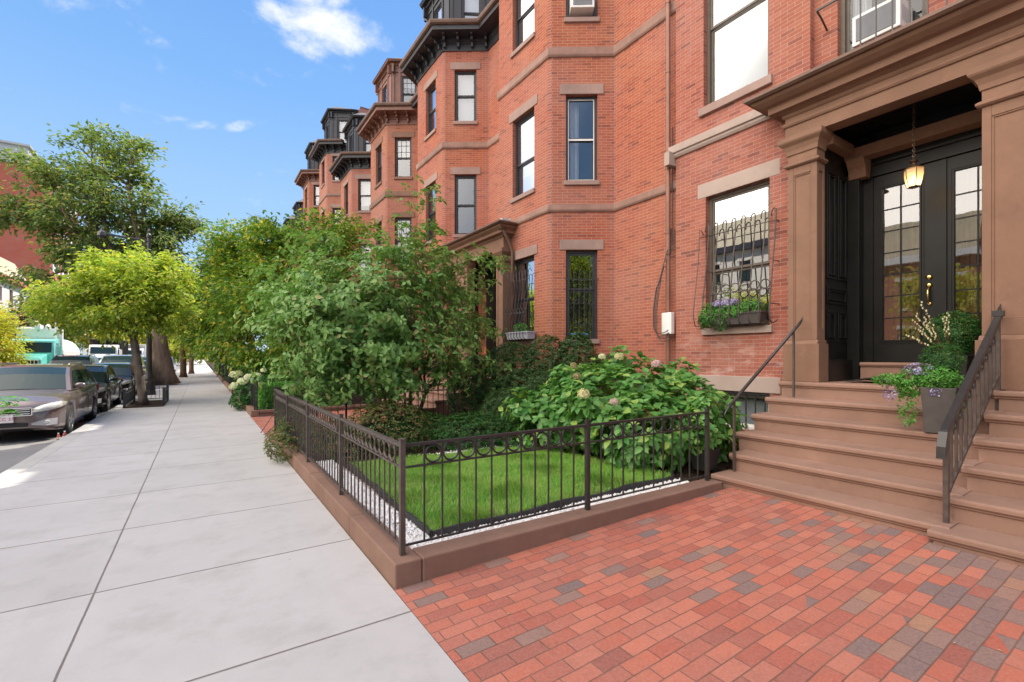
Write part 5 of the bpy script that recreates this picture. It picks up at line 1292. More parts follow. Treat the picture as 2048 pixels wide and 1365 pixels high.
car('moving_suv', 'dark SUV with a roof rack in the road behind the estate car', 'car', -5.6, 31.0, 'paint_black', 'suv', L=4.8, Wd=1.9, H=1.80)
car('moving_car', 'white car in the middle of the road behind the rack topped SUV', 'car', -6.0, 40, 'paint_white', 'suv', L=4.6, Wd=1.85, H=1.72, detail=False, rails=False)
car('moving_car', 'red car in traffic in front of the dump truck', 'car', -6.2, 48, 'paint_red', 'hatch', L=4.3, Wd=1.8, H=1.5, detail=False, rails=False)
def truck(label, x, y, cab, box, kind, Wd=2.45, cz=3.0, bz=3.6, L=8.5, sc=1.0):
    Z = -.15; t = thing('truck', label, 'truck', (x, y, Z)); hw = Wd / 2
    m = MB(); m.prism([(y, Z + .75), (y, Z + 1.55), (y + .15, Z + 1.75), (y + 1.5, Z + 1.95), (y + 1.5, Z + .75)], 'x', x - hw * .62, x + hw * .62); m.build('hood', cab, t, bevel=.06)
    m = MB(); m.prism([(y + 1.5, Z + .8), (y + 1.5, Z + 1.95), (y + 1.85, Z + cz - .1), (y + 2.0, Z + cz), (y + 3.2, Z + cz + .05), (y + 3.2, Z + .8)], 'x', x - hw * .86, x + hw * .86); m.build('cab', cab, t, bevel=.05)
    m = MB()
    for sx_ in (-1, 1):
        m.prism([(y + .25, Z + .55), (y + .25, Z + .95), (y + .7, Z + 1.25), (y + 1.3, Z + 1.2), (y + 1.5, Z + .8), (y + 1.5, Z + .55)], 'x', x + sx_ * hw * .63, x + sx_ * hw * .98)
    m.build('fender', cab, t, bevel=.05)
    m = MB(); a = .06
    m.quad((x - hw * .76, y + 1.5 + a, Z + 2.04), (x + hw * .76, y + 1.5 + a, Z + 2.04), (x + hw * .76, y + 1.79, Z + cz - .22), (x - hw * .76, y + 1.79, Z + cz - .22)); m.v = [(p[0], p[1] - .06, p[2]) for p in m.v]; m.build('windshield', 'car_glass', t)
    for sx_ in (-1, 1):
        m = MB(); xx = x + sx_ * (hw * .86 + .006); m.quad((xx, y + 1.95, Z + 1.95), (xx, y + 2.9, Z + 1.95), (xx, y + 2.9, Z + cz - .25), (xx, y + 2.15, Z + cz - .25)); m.build('side_window', 'car_glass', t)
        m = MB(); m.box(x + sx_ * hw * 1.08 - .1, x + sx_ * hw * 1.08 + .1, y + 1.6, y + 1.68, Z + 1.9, Z + 2.45); m.tube([(x + sx_ * hw * .86, y + 1.7, Z + 1.85), (x + sx_ * hw * 1.08, y + 1.65, Z + 1.9)], .025, 5); m.tube([(x + sx_ * hw * .86, y + 1.7, Z + 2.5), (x + sx_ * hw * 1.08, y + 1.65, Z + 2.45)], .025, 5); m.build('mirror', cab, t)
        m = MB(); m.box(x + sx_ * hw * .78 - .13, x + sx_ * hw * .78 + .13, y + .2, y + .27, Z + .82, Z + 1.0); m.build('headlight', 'lamp_glass', t, bevel=.02)
    m = MB(); m.box(x - hw * .5, x + hw * .5, y - .03, y - .002, Z + .85, Z + 1.5); g = m.build('grille', 'car_dark', t)
    m = MB()
    for i in range(8): xx = x - hw * .5 + hw * i / 7; m.box(xx - .02, xx + .02, y - .06, y - .031, Z + .85, Z + 1.5)
    for z in (.83, 1.17, 1.5): m.box(x - hw * .53, x + hw * .53, y - .06, y - .031, Z + z, Z + z + .05)
    m.build('grille_bars', 'chrome', g)
    m = MB(); m.box(x - hw, x + hw, y - .15, y + .1, Z + .42, Z + .72); m.build('bumper', 'chrome', t, bevel=.03)
    for yy in (.95, 4.9, 6.2) :
        for sx_ in (-1, 1):
            m = MB(); m.lathe([(.28, -.14), (.48, -.14), (.5, -.1), (.5, .1), (.48, .14), (.28, .14)], (x + sx_ * (hw - .18), y + yy, Z + .5), 20, 'x'); w = m.build('wheel', 'car_rubber', t); m = MB(); m.lathe([(.27, 0), (.27, sx_ * .1), (.1, sx_ * .14)], (x + sx_ * (hw - .16), y + yy, Z + .5), 14, 'x'); m.build('rim', 'rim_silver', w)
    m = MB(); m.box(x - hw * .4, x + hw * .4, y + .5, y + L, Z + .55, Z + .85); m.build('chassis', 'car_dark', t)
    if kind == 'tank':
        m = MB(); m.lathe([(.2, 3.5), (hw * .8, 3.55), (hw * .95, 3.8), (hw * .95, L - .3), (hw * .7, L)], (x, y, Z + 2.0), 24, 'y'); m.build('tank', box, t, smooth=False)
        m = MB(); m.box(x - hw * .95, x + hw * .95, y + 3.3, y + 3.7, Z + 1.0, Z + bz); m.box(x - hw * .9, x - hw * .3, y + 3.75, y + 5, Z + 2.9, Z + bz + .1); m.build('equipment_locker', box, t, bevel=.04)
        m = MB(); m.lathe([(.42, -.15), (.42, .15)], (x - .1, y + 3.6, Z + bz + .15), 18, 'x'); m.tube([(x + .3, y + 3.4, Z + 2.9), (x + .35, y + 3.4, Z + bz + .1), (x + .2, y + 4.5, Z + bz + .25), (x, y + 6, Z + bz - .1)], .12, 8); m.tube([(x + hw * .7, y + 3.25, Z + 1.2), (x + hw * .7, y + 3.25, Z + bz + .5)], .07, 8); m.build('hose_reel', 'ac_plastic', t)
    else:
        m = MB(); m.prism([(y + 3.35, Z + 1.0), (y + 3.35, Z + bz), (y + 2.4, Z + bz), (y + 2.4, Z + bz + .08), (y + L, Z + bz + .08), (y + L, Z + 1.0)], 'x', x - hw, x + hw); m.build('dump_body', box, t, bevel=.02)
        m = MB()
        for i in range(7): yy = y + 3.7 + i * .68; m.box(x - hw - .05, x - hw - .002, yy, yy + .1, Z + 1.1, Z + bz); m.box(x + hw + .002, x + hw + .05, yy, yy + .1, Z + 1.1, Z + bz)
        m.build('body_rib', box, t)
    return t
truck('turquoise truck with a white tank body and hose reel, in traffic at left', -9.45, 42.5, 'truck_teal', 'truck_white', 'tank', cz=2.95, bz=3.75, L=9.5)
truck('white cab dump truck with a dark body, behind the turquoise truck', -7.9, 58, 'truck_white', 'truck_dark', 'dump', cz=2.9, bz=3.4, L=8)
truck('white box truck far back in traffic beyond the dump truck', -7.4, 76, 'truck_white', 'truck_white', 'dump', cz=2.8, bz=3.3, L=8)
# bottles by the front wheel
for k, (x, y, h) in enumerate([(-2.36, 13.25, .21), (-2.47, 13.32, .165)]):
    t = thing('bottle', ['larger red drink bottle standing in the road by the front wheel', 'smaller red bottle just left of the larger one by the wheel'][k], 'bottle', (x, y, -.15))
    m = MB(); s_ = h / .21; m.lathe([(.028 * s_, 0), (.034 * s_, .006), (.035 * s_, .05), (.032 * s_, .09), (.035 * s_, .12), (.030 * s_, .145), (.014 * s_, .175), (.013 * s_, .19)], (x, y, -.15), 16); m.v = [(p[0], p[1], -.15 + (p[2] + .15) * s_) for p in m.v]; m.build('bottle_body', 'bottle_red', t, smooth=True)
    m = MB(); m.lathe([(.016 * s_, .19 * s_), (.016 * s_, .21 * s_)], (x, y, -.15), 12); m.build('cap', 'plate_white', t)
    m = MB(); m.lathe([(.0358 * s_, .055 * s_), (.0358 * s_, .10 * s_)], (x, y, -.15), 16); m.build('bottle_sleeve', 'bottle_label', t)
# street lamp
t = thing('street_lamp', 'black fluted street lamp post with one long arm, behind the young tree', 'street lamp', (-1.82, 24.85, 0))
x, y = -1.82, 24.85
m = MB(); m.lathe([(.24, 0), (.24, .12), (.21, .2), (.20, .5), (.17, .6), (.18, .66), (.13, .85), (.10, 1.0)], (x, y, 0), 12); m.build('base', 'iron_black', t)
m = MB(); m.lathe([(.105, 1.0), (.095, 2.6), (.075, 6.0), (.085, 6.02), (.085, 6.1), (.07, 6.12), (.065, 6.6), (.09, 6.62), (.09, 6.72), (.04, 6.8), (.05, 6.9), (.01, 7.0)], (x, y, 0), 12); m.build('pole', 'iron_black', t)
m = MB(); m.tube([(x, y, 6.45), (x - .8, y, 6.52), (x - 1.5, y, 6.58)], [.05, .04, .04], 8); m.lathe([(.03, .2), (.05, .1), (.13, .02), (.16, -.12), (.10, -.2), (.02, -.22)], (x - 1.5, y, 6.6), 12); m.build('arm', 'iron_black', t)
# tree pit guard
t = thing('tree_guard', 'low black railing round the young street tree pit', 'tree guard', (-1.5, 19.6, 0))
pts = [(-1.98, 18.75), (-1.98, 21.3), (-1.02, 21.3), (-1.02, 19.2)]
for (x, y) in pts: m = MB(); m.box(x - .035, x + .035, y - .035, y + .035, 0, .56); m.box(x - .045, x + .045, y - .045, y + .045, .56, .59); m.build('post', 'iron_black', t)
for (a, b) in zip(pts, pts[1:]):
    fr_, L_ = fr_seg(a, b); m = MB(fr_); m.box(.04, L_ - .04, -.01, .01, .44, .465); m.box(.04, L_ - .04, -.01, .01, .08, .1)
    n = int(L_ / .11)
    for i in range(1, n): m.box(L_ * i / n - .006, L_ * i / n + .006, -.006, .006, .1, .53)
    m.build('railing', 'iron_black', t)
m = MB(); m.box(-2.0, -1.0, 18.7, 21.35, .001, .022); struct(m.build('tree_pit_soil', 'mulch'))
# ================================================================== plants
EL_DOG = [(2.65, 8.81, 2.58, 1.79, 1.34, 1.32), (1.32, 9.45, 2.74, 0.74, 0.67, 0.69), (1.67, 8.37, 1.34, 1.01, 0.81, 0.52), (4.18, 7.91, 2.59, 0.57, 0.59, 0.81), (4.41, 7.63, 3.43, 0.38, 0.34, 0.21), (3.55, 8.69, 4.2, 0.37, 0.41, 0.59), (1.97, 9.86, 3.83, 0.7, 0.65, 0.45), (3.81, 7.79, 1.64, 0.92, 0.76, 0.6), (2.1, 8.09, 2.23, 1.44, 1.02, 0.93), (0.91, 9.0, 2.15, 0.39, 0.39, 0.3), (3.51, 8.47, 3.08, 1.06, 0.93, 0.77), (2.61, 8.11, 1.72, 1.32, 1.01, 0.61), (3.75, 8.55, 4.69, 0.18, 0.19, 0.22)]
EL_STREET = [(-2.32, 20.28, 3.67, 1.84, 2.02, 1.17), (-2.25, 20.23, 4.25, 1.33, 1.47, 0.83), (-1.29, 19.84, 4.12, 1.01, 1.31, 1.01), (-3.61, 20.66, 3.1, 0.91, 1.21, 0.72), (-2.74, 20.56, 4.75, 0.27, 0.38, 0.57), (-1.97, 20.29, 4.79, 0.3, 0.4, 0.57), (-0.93, 19.36, 3.34, 0.75, 1.08, 1.08), (-1.85, 19.49, 2.64, 1.3, 1.55, 0.59), (-3.25, 20.66, 3.97, 0.82, 0.91, 0.59), (-1.08, 19.7, 4.88, 0.24, 0.32, 0.51)]
EL_PLANE = [(-5.04, 36.98, 10.4, 3.59, 3.8, 2.99), (-8.54, 37.51, 9.59, 1.64, 2.02, 1.08), (-7.03, 38.31, 12.5, 2.1, 2.3, 1.2), (-1.73, 35.98, 10.1, 1.55, 1.88, 1.71), (-4.83, 38.04, 14.75, 2.33, 2.26, 1.09), (-2.79, 35.49, 8.01, 2.55, 2.77, 1.35), (-6.06, 35.86, 7.1, 1.28, 1.64, 0.85), (-9.01, 37.82, 8.52, 0.85, 1.18, 0.57), (-0.71, 35.9, 9.3, 0.95, 1.22, 0.95), (-5.44, 36.65, 6.13, 3.24, 3.12, 1.18), (-2.89, 36.75, 13.51, 0.93, 1.22, 1.55)]
EL_G1 = [(3.14, 17.37, 4.96, 1.91, 1.95, 1.47), (4.15, 16.69, 5.83, 1.07, 1.34, 0.83), (1.81, 18.62, 6.17, 0.46, 0.73, 1.09), (1.8, 17.78, 3.19, 1.61, 1.6, 1.52), (3.31, 16.54, 2.83, 1.67, 1.73, 1.25), (2.31, 18.16, 5.35, 0.96, 1.18, 0.88), (2.18, 17.17, 1.67, 1.49, 1.5, 0.58)]
EL_G2 = [(1.06, 26.32, 6.27, 1.32, 1.76, 1.93), (1.3, 24.96, 3.76, 1.72, 1.86, 1.84), (0.55, 26.06, 3.11, 1.06, 1.33, 1.41), (1.96, 25.72, 5.79, 1.44, 1.72, 1.93), (1.18, 24.44, 1.91, 1.35, 1.47, 0.63)]
EL_G3 = [(0.63, 36.81, 5.38, 1.26, 2.13, 2.82), (0.48, 35.71, 2.69, 1.09, 1.8, 1.16), (1.46, 36.26, 6.71, 1.19, 2.1, 1.99)]
EL_S2 = [(-1.08, 46.36, 5.42, 1.71, 2.45, 2.44), (-0.56, 44.81, 2.95, 1.03, 1.81, 1.11), (-1.93, 46.92, 7.86, 1.06, 1.78, 1.63)]
EL_S3 = [(-0.29, 56.64, 4.31, 1.31, 2.45, 2.26), (0.27, 59.88, 6.63, 1.18, 2.19, 2.14)]
EL_L1 = [(-10.59, 41.87, 2.9, 1.05, 1.73, 1.61), (-11.93, 42.77, 3.59, 1.71, 2.1, 2.17), (-10.48, 41.81, 1.57, 0.81, 1.3, 0.74)]
EL_L2 = [(-14.91, 72.37, 6.38, 2.22, 3.11, 1.78), (-13.06, 71.14, 5.72, 3.89, 3.95, 2.22), (-14.22, 71.91, 2.93, 2.78, 3.39, 1.67)]
EL_L3 = [(-11.87, 87.17, 5.41, 3.88, 4.44, 3.18), (-14.22, 88.73, 8.94, 4.24, 4.62, 2.82)]
EL_L4 = [(-7.98, 101.39, 5.79, 4.28, 5.14, 3.85), (-10.83, 103.29, 2.8, 4.28, 4.64, 2.22)]
EL_L5 = [(-4.4, 117.03, 4.04, 3.25, 4.63, 3.45), (-0.17, 114.21, 4.04, 2.24, 4.12, 3.66)]
EL_L6 = [(-15.6, 82.44, 4.74, 1.41, 2.21, 3.21)]
def rosettes(C, A, k, L, asp, rng, tilt=.35, droop=.3, jit=.25, stem=.0, fold=.15):
    """k leaves round each shoot tip C with axis A"""
    n = len(C); A = A / np.linalg.norm(A, axis=1, keepdims=True)
    ref = np.where(np.abs(A[:, 2:3]) < .9, np.array([[0, 0, 1.]]), np.array([[1., 0, 0]])); U = np.cross(A, ref); U /= np.linalg.norm(U, axis=1, keepdims=True); Wv = np.cross(A, U)
    ph = rng.uniform(0, 6.28, n); Vs = []
    parts = []
    for j in range(k):
        a = ph + 2 * math.pi * j / k * (1 if k < 5 else 1.0) + rng.normal(0, jit, n); lift = tilt * rng.uniform(.4, 1.5, n) + (.25 if j % 2 else 0)
        D = U * np.cos(a)[:, None] + Wv * np.sin(a)[:, None] + A * lift[:, None]
        P = C + A * (rng.uniform(-.4, .3, n) * L)[:, None] + D * .01
        l = L * rng.uniform(.6, 1.15, n)
        D = D / np.linalg.norm(D, axis=1, keepdims=True)
        # blade faces along the shoot axis
        S = np.cross(D, A + rng.normal(0, .18, (n, 3))); S /= np.linalg.norm(S, axis=1, keepdims=True); N = np.cross(S, D)
        Wd = (l * asp)[:, None]; l = l[:, None]
        q = [P, P + D * l * .22 + S * Wd * .40 + N * Wd * fold * .8, P + D * l * .52 + S * Wd * .5 + N * Wd * fold - N * l * droop * .2, P + D * l * .82 + S * Wd * .26 + N * Wd * fold * .5 - N * l * droop * .6, P + D * l - N * l * droop,
             P + D * l * .82 - S * Wd * .26 + N * Wd * fold * .5 - N * l * droop * .6, P + D * l * .52 - S * Wd * .5 + N * Wd * fold - N * l * droop * .2, P + D * l * .22 - S * Wd * .40 + N * Wd * fold * .8, P + D * l * .5 - N * l * droop * .22]
        V = np.stack(q, 1).reshape(-1, 3); b = (np.arange(n) * 9)[:, None]
        F = np.concatenate([b + np.array([f]) for f in ([0, 1, 2, 8], [8, 2, 3, 4], [4, 5, 6, 8], [8, 6, 7, 0])]); parts.append((V, F))
    return merge(parts)
def shell(ells, n, rng, bias=.12, up=.0):
    P = sample_ell(ells, n, rng, bias); E = np.array([e[:6] for e in ells])
    d = (((P[:, None, :] - E[None, :, :3]) / E[None, :, 3:6]) ** 2).sum(-1); k = d.argmin(1)
    keep = (d.min(1) > .55) | (rng.random(n) < .35)
    A = (P - E[k, :3]) / E[k, 3:6] ** 2; A /= np.linalg.norm(A, axis=1, keepdims=True) + 1e-9; A[:, 2] += up
    return P[keep], A[keep]
def stems(C, base, rng, n=40, r=.008, spread=.25):
    m = MB(); idx = rng.choice(len(C), min(n, len(C)), replace=False)
    for c in C[idx]:
        b = np.array(base) + rng.normal(0, spread, 3) * np.array([1, 1, 0]); mid = (b + c) / 2 + rng.normal(0, .05, 3) + np.array([0, 0, .06])
        m.tube([tuple(b), tuple(mid), tuple(c)], [r, r * .8, r * .4], 5, cap=False)
    return m
def shrub(name, label, cat, base, ells, ntips, k, L, asp, mat, seed, group=None, up=.5, tilt=.35, stemmat='bark_dark', nst=50, sr=.007, droop=.25, bias=.12, spread=.25, fill=0, zmin=.14, only=None):
    rng = np.random.default_rng(seed); t = thing(name, label, cat, base, group)
    C, A = shell(ells, ntips, rng, bias, up); ok = C[:, 2] > zmin; C, A = C[ok], A[ok]
    if only is not None: ok = only(C); C, A = C[ok], A[ok]
    stems(C, base, rng, nst, sr, spread).build('stems', stemmat, t)
    V, F = rosettes(C, A, k, L, asp, rng, tilt, droop); np_mesh('foliage', V, F, mat, t)
    return t, C, A

# ---- the multi stemmed garden tree
rng = np.random.default_rng(11); T = thing('garden_tree', 'broad leafed small tree with several thin stems, spreading behind the iron fence', 'tree', (3.2, 8.8, .12))
C = sample_ell(EL_DOG + [(2.35, 7.9, 1.10, 1.1, .6, .30), (4.55, 8.5, 2.3, .55, .5, .6), (4.2, 8.3, 1.3, .6, .5, .5), (4.9, 8.6, 3.0, .35, .4, .25)][:-1], 570, rng, .42); C = C[C[:, 2] > .42]
m = MB(); st = [((3.25, 8.75, .1), (3.0, 8.7, .85), .05, .4), ((3.42, 8.9, .1), (3.5, 8.9, 1.0), .045, .4), ((3.5, 8.8, .1), (3.75, 8.75, .9), .04, .35), ((3.15, 8.95, .1), (3.0, 9.2, 1.0), .035, .3)]
lab = rng.integers(0, 4, len(C)); lab = np.array([min(range(4), key=lambda j: (c[0] - st[j][1][0]) ** 2 + (c[1] - st[j][1][1]) ** 2 + rng.normal(0, .8)) for c in C])
for j, (b, tp, r, f) in enumerate(st):
    if (lab == j).sum() > 3: skeleton(m, b, tp, r, C[lab == j], rng, rmin=.0035)
m.build('trunk', 'bark_grey', T, smooth=True)
cen = C.mean(0); A = (C - cen); A /= np.linalg.norm(A, axis=1, keepdims=True); A[:, 2] += .7
Cs = np.repeat(C, 8, 0) + rng.normal(size=(len(C) * 8, 3)) * np.array([.17, .17, .08]); As = np.repeat(A, 8, 0) + rng.normal(0, .35, (len(C) * 8, 3))
V, F = rosettes(Cs, As, 4, .108, .60, rng, .0, .5); np_mesh('crown', V, F, 'leaf_dogwood', T)

# ---- trees of the street
tree('street_tree', 'young yellow green street tree inside the low railed pit by the kerb', 'tree', (-1.56, 19.45, 0), (-1.80, 19.3, 2.15), .125, EL_STREET, 230, 86, .17, .15, 'leaf_street', 'bark_grey', 21, flat=.7)
tree('plane_tree', 'huge old street tree with a thick flared trunk and a tall airy crown', 'tree', (-1.65, 33.2, 0), (-2.2, 33.2, 4.2), .52, EL_PLANE, 270, 84, .36, .27, 'leaf_plane', 'bark_plane', 22, flat=.55, bias=.5, rmin=.02)
tree('garden_tree', 'dense green and gold garden tree behind the broad leafed small tree', 'tree', (3.2, 17.5, .1), (3.1, 17.5, 2.2), .16, EL_G1, 210, 112, .22, .15, 'leaf_garden', 'bark_brown', 23)
tree('garden_tree', 'golden topped garden tree overhanging the sidewalk, second up the street', 'tree', (2.3, 26, .1), (2.0, 26, 2.6), .2, EL_G2, 190, 105, .28, .18, 'leaf_garden', 'bark_brown', 24)
tree('garden_tree', 'dark green garden tree shading the far sidewalk, third up the street', 'tree', (2.6, 37, .1), (2.2, 37, 3), .22, EL_G3, 180, 76, .42, .25, 'leaf_garden', 'bark_brown', 25)
tree('street_tree', 'slim trunked street tree just past the thick trunk', 'tree', (-1.14, 44.6, 0), (-1.2, 44.6, 3), .22, EL_S2, 200, 44, .45, .28, 'leaf_street', 'bark_brown', 26, rmin=.02)
tree('street_tree', 'distant street tree at the far end of the sidewalk', 'tree', (-.75, 53.3, 0), (-.8, 53.3, 3), .2, EL_S3, 170, 40, .5, .32, 'leaf_street', 'bark_brown', 27, rmin=.02)
gL = 'trees on the far side of the street'
tree('yellow_tree', 'bright yellow green tree cut off by the left edge, nearest across the road', 'tree', (-14.6, 26.5, 0), (-14.6, 26.5, 1.8), .18, EL_L1, 260, 50, .3, .2, 'leaf_yellow', 'bark_brown', 28, gL)
tree('green_tree', 'olive green tree in front of the white and red house at left', 'tree', (-22, 52, 0), (-22, 52, 3), .3, EL_L2, 240, 40, .6, .36, 'leaf_plane', 'bark_brown', 29, gL, rmin=.03)
tree('yellow_tree', 'yellow green tree rising behind the turquoise truck', 'tree', (-18.5, 77, 0), (-18.5, 77, 3), .3, EL_L3, 240, 38, .75, .45, 'leaf_yellow', 'bark_brown', 30, gL, rmin=.03)
tree('green_tree', 'yellow green tree behind the dump truck and parked cars', 'tree', (-14, 95, 0), (-14, 95, 3), .3, EL_L4, 200, 38, .9, .5, 'leaf_yellow', 'bark_brown', 31, gL, rmin=.03)
tree('green_tree', 'farthest green tree closing off the end of the street', 'tree', (-3, 116, 0), (-3, 116, 3), .3, EL_L5, 180, 36, .9, .5, 'leaf_street', 'bark_brown', 32, gL, rmin=.03)
tree('orange_tree', 'small tree turning orange just above the turquoise truck', 'tree', (-15.6, 82, 0), (-15.6, 82, 3), .2, EL_L6, 90, 30, .5, .4, 'leaf_yellow', 'bark_brown', 33, gL, rmin=.03)
gR = 'trees across the street mirrored in the windows'
for k, (x, y, s) in enumerate([(-18, -2, 34), (-17.5, 7.5, 35), (-18, 17, 36)]):
    tree('green_tree', 'tree across the street mirrored in the %s' % ['door panes', 'barred ground floor window', 'bay windows'][k], 'tree', (x, y, 0), (x, y, 2), .2, [(x, y, 3.9, 2.6, 2.8, 2.3), (x + .3, y + 1, 5.3, 1.6, 1.8, 1.2)], 130, 40, .4, .28, 'leaf_yellow', 'bark_brown', s, gR, rmin=.02)

# ---- hydrangea
EH = [(5.25, 4.9, 1.45, .30, .28, .30), (4.6, 5.35, 1.22, .3, .3, .26), (5.8, 4.35, 1.28, .3, .25, .24), (4.15, 5.95, .85, .3, .3, .25), (4.35, 4.75, .95, .25, .25, .25), (5.10, 5.05, .85, .95, .95, .68), (4.65, 5.75, .62, .70, .75, .52), (5.75, 4.25, .70, .75, .70, .68), (5.0, 4.3, .60, .75, .70, .55), (5.3, 4.75, 1.10, .68, .68, .48), (6.2, 4.1, .55, .5, .45, .5)]
H_, C, A = shrub('hydrangea', 'large leafy hydrangea with cream and pink flower heads beside the stoop', 'shrub', (5.1, 4.9, .12), EH, 1500, 6, .135, .62, 'leaf_hydrangea', 41, up=.75, tilt=.30, bias=.2, nst=90, sr=.008, spread=.2, stemmat='stem_green')
def flower_head(parent, c, r, mat, seed, n=120):
    rg = np.random.default_rng(seed); d = rg.normal(size=(n, 3)); d /= np.linalg.norm(d, axis=1, keepdims=True); d = d[d[:, 2] > -.55]
    P = np.array(c) + d * r * rg.uniform(.9, 1.05, (len(d), 1)) * np.array([1, 1, .82]); V, F = rosettes(P, d, 4, r * .30, .95, rg, .12, .1)
    o = np_mesh('flower_head', V, F, mat, parent); return o
for k, (c, r, mt) in enumerate([((4.08, 4.48, 1.12), .07, 'petal_cream'), ((4.30, 4.85, 1.33), .05, 'petal_brown'), ((4.98, 4.72, 1.60), .058, 'petal_cream'), ((5.12, 4.18, 1.50), .058, 'petal_pink'), ((4.92, 5.0, 1.60), .045, 'petal_white'), ((4.34, 4.2, 1.03), .045, 'petal_pink'), ((4.5, 5.15, 1.47), .045, 'petal_brown')]):
    flower_head(H_, c, r, mt, 50 + k)
# ---- dark evergreens by the bay
shrub('yew_shrub', 'tall dark evergreen shrub against the neighbouring bay, right of the small tree', 'shrub', (5.6, 8.3, .12), [(5.45, 8.2, .95, .75, .9, .95), (5.9, 7.6, 1.1, .55, .6, .95), (5.0, 8.8, .8, .7, .7, .85), (5.2, 7.4, .7, .8, .6, .65)], 8500, 6, .055, .42, 'leaf_yew', 42, up=.6, tilt=.6, nst=60)
shrub('yew_shrub', 'upright leafy shrub below the barred bay window', 'shrub', (6.2, 7.0, .12), [(6.3, 7.1, 1.15, .45, .5, .95), (6.7, 6.5, .9, .4, .45, .75)], 3600, 6, .055, .40, 'leaf_yew', 43, up=.8, tilt=.7, nst=25)
shrub('yew_shrub', 'feathery dark shrub behind the left side of the hydrangea', 'shrub', (4.6, 7.0, .12), [(4.6, 6.9, .5, .6, .55, .55), (5.1, 6.6, .75, .5, .4, .6)], 4200, 6, .055, .2, 'leaf_yew', 44, up=.3, tilt=.8, nst=40)
shrub('box_shrub', 'low bright green box shrub in the bed behind the lawn', 'shrub', (3.9, 7.0, .12), [(3.9, 6.9, .30, .85, .60, .38), (3.2, 7.5, .30, .6, .6, .35), (4.5, 6.3, .25, .5, .4, .28)], 4200, 5, .034, .55, 'leaf_box', 45, up=.6, tilt=.5, nst=30)
shrub('barberry_shrub', 'rust speckled low shrub in the bed between the lawn and the small tree', 'shrub', (2.4, 7.4, .12), [(2.5, 7.4, .38, .75, .75, .48), (3.0, 8.3, .35, .7, .6, .4), (1.9, 7.0, .25, .4, .4, .3)], 3800, 5, .036, .6, 'leaf_barberry', 46, up=.6, tilt=.6, nst=60)
shrub('barberry_shrub', 'straggly shrub poking through the side fence over the kerb', 'shrub', (1.5, 8.6, .12), [(1.45, 8.9, .30, .35, .8, .34), (1.25, 8.2, .26, .42, .6, .26), (1.05, 7.9, .22, .25, .5, .18), (1.6, 7.6, .35, .35, .6, .3)], 2600, 5, .036, .5, 'leaf_barberry', 47, up=.5, tilt=.7, nst=60, zmin=.04)
shrub('fern_shrub', 'sparse green plant at the back corner of the fenced garden', 'shrub', (1.5, 10.0, .12), [(1.5, 9.9, .4, .3, .3, .4)], 380, 5, .05, .4, 'leaf_box', 48, zmin=.16)

# ---- next garden
t = thing('hedge', 'clipped bright green hedge behind the thin black fence', 'hedge', (2.6, 16.5, .1)); rng = np.random.default_rng(49); n = 9000
x0, x1, y0, y1, z1 = 1.42, 3.6, 14.45, 20.6, .80; q = rng.random((n, 3)); f_ = rng.random(n)
C = np.stack([x0 + (x1 - x0) * q[:, 0], y0 + (y1 - y0) * q[:, 1], .12 + (z1 - .12) * q[:, 2]], 1); A = np.zeros((n, 3))
a_ = f_ < .45; C[a_, 2] = z1 + rng.normal(0, .035, a_.sum()); A[a_, 2] = 1
b_ = (f_ >= .45) & (f_ < .75); C[b_, 1] = y0 + rng.normal(0, .04, b_.sum()); A[b_, 1] = -1
c_ = f_ >= .75; C[c_, 0] = x0 + rng.normal(0, .04, c_.sum()); A[c_, 0] = -1
A += rng.normal(0, .4, (n, 3)); A[:, 2] += .3
V, F = rosettes(C, A, 5, .06, .6, rng, .4, .2); np_mesh('foliage', V, F, 'leaf_bright', t)
stems(C[~a_], (2.4, 16.5, .1), rng, 30, .01, .25).build('stems', 'bark_dark', t)
W_, C, A = shrub('white_hydrangea', 'white flowering hydrangea leaning over the sidewalk from the hedge', 'shrub', (1.5, 16.4, .1), [(1.25, 16.6, .42, .45, .7, .45), (1.5, 15.7, .55, .35, .4, .5), (1.0, 16.2, .3, .3, .5, .25)], 420, 5, .10, .5, 'leaf_box', 60, nst=40, zmin=.05)
for k, (c, r) in enumerate([((.86, 16.9, 1.03), .13), ((1.05, 16.3, .84), .14), ((.84, 16.5, .70), .13), ((1.30, 15.5, .87), .09), ((1.2, 16.0, .97), .13), ((1.0, 17.2, 1.06), .11), ((1.5, 15.2, 1.2), .07), ((1.40, 15.8, 1.03), .1)]): flower_head(W_, c, r, 'petal_white', 70 + k, 110)
gS = 'dark undergrowth shrubs of the far gardens'
for k, y in enumerate((22.5, 26.5, 31, 36, 42, 49, 57)):
    shrub('garden_shrub', ['rounded dark shrub past the clipped hedge', 'dark shrub under the golden topped tree', 'shrub behind the spear picket fence', 'shaded shrub deep in the far gardens', 'shrub at the far fence', 'distant shrub along the far sidewalk', 'last shrub before the sidewalk vanishes'][k], 'shrub', (2.6, y, .1), [(2.8, y, .7, 1.3, 2.0, .9), (1.9, y + 1.5, .55, .7, 1.5, .7), (4.2, y, .9, 1.3, 2.2, 1.1)], 1500, 5, .10 + .003 * y, .6, 'leaf_garden' if k % 2 else 'leaf_box', 80 + k, group=gS, nst=12)

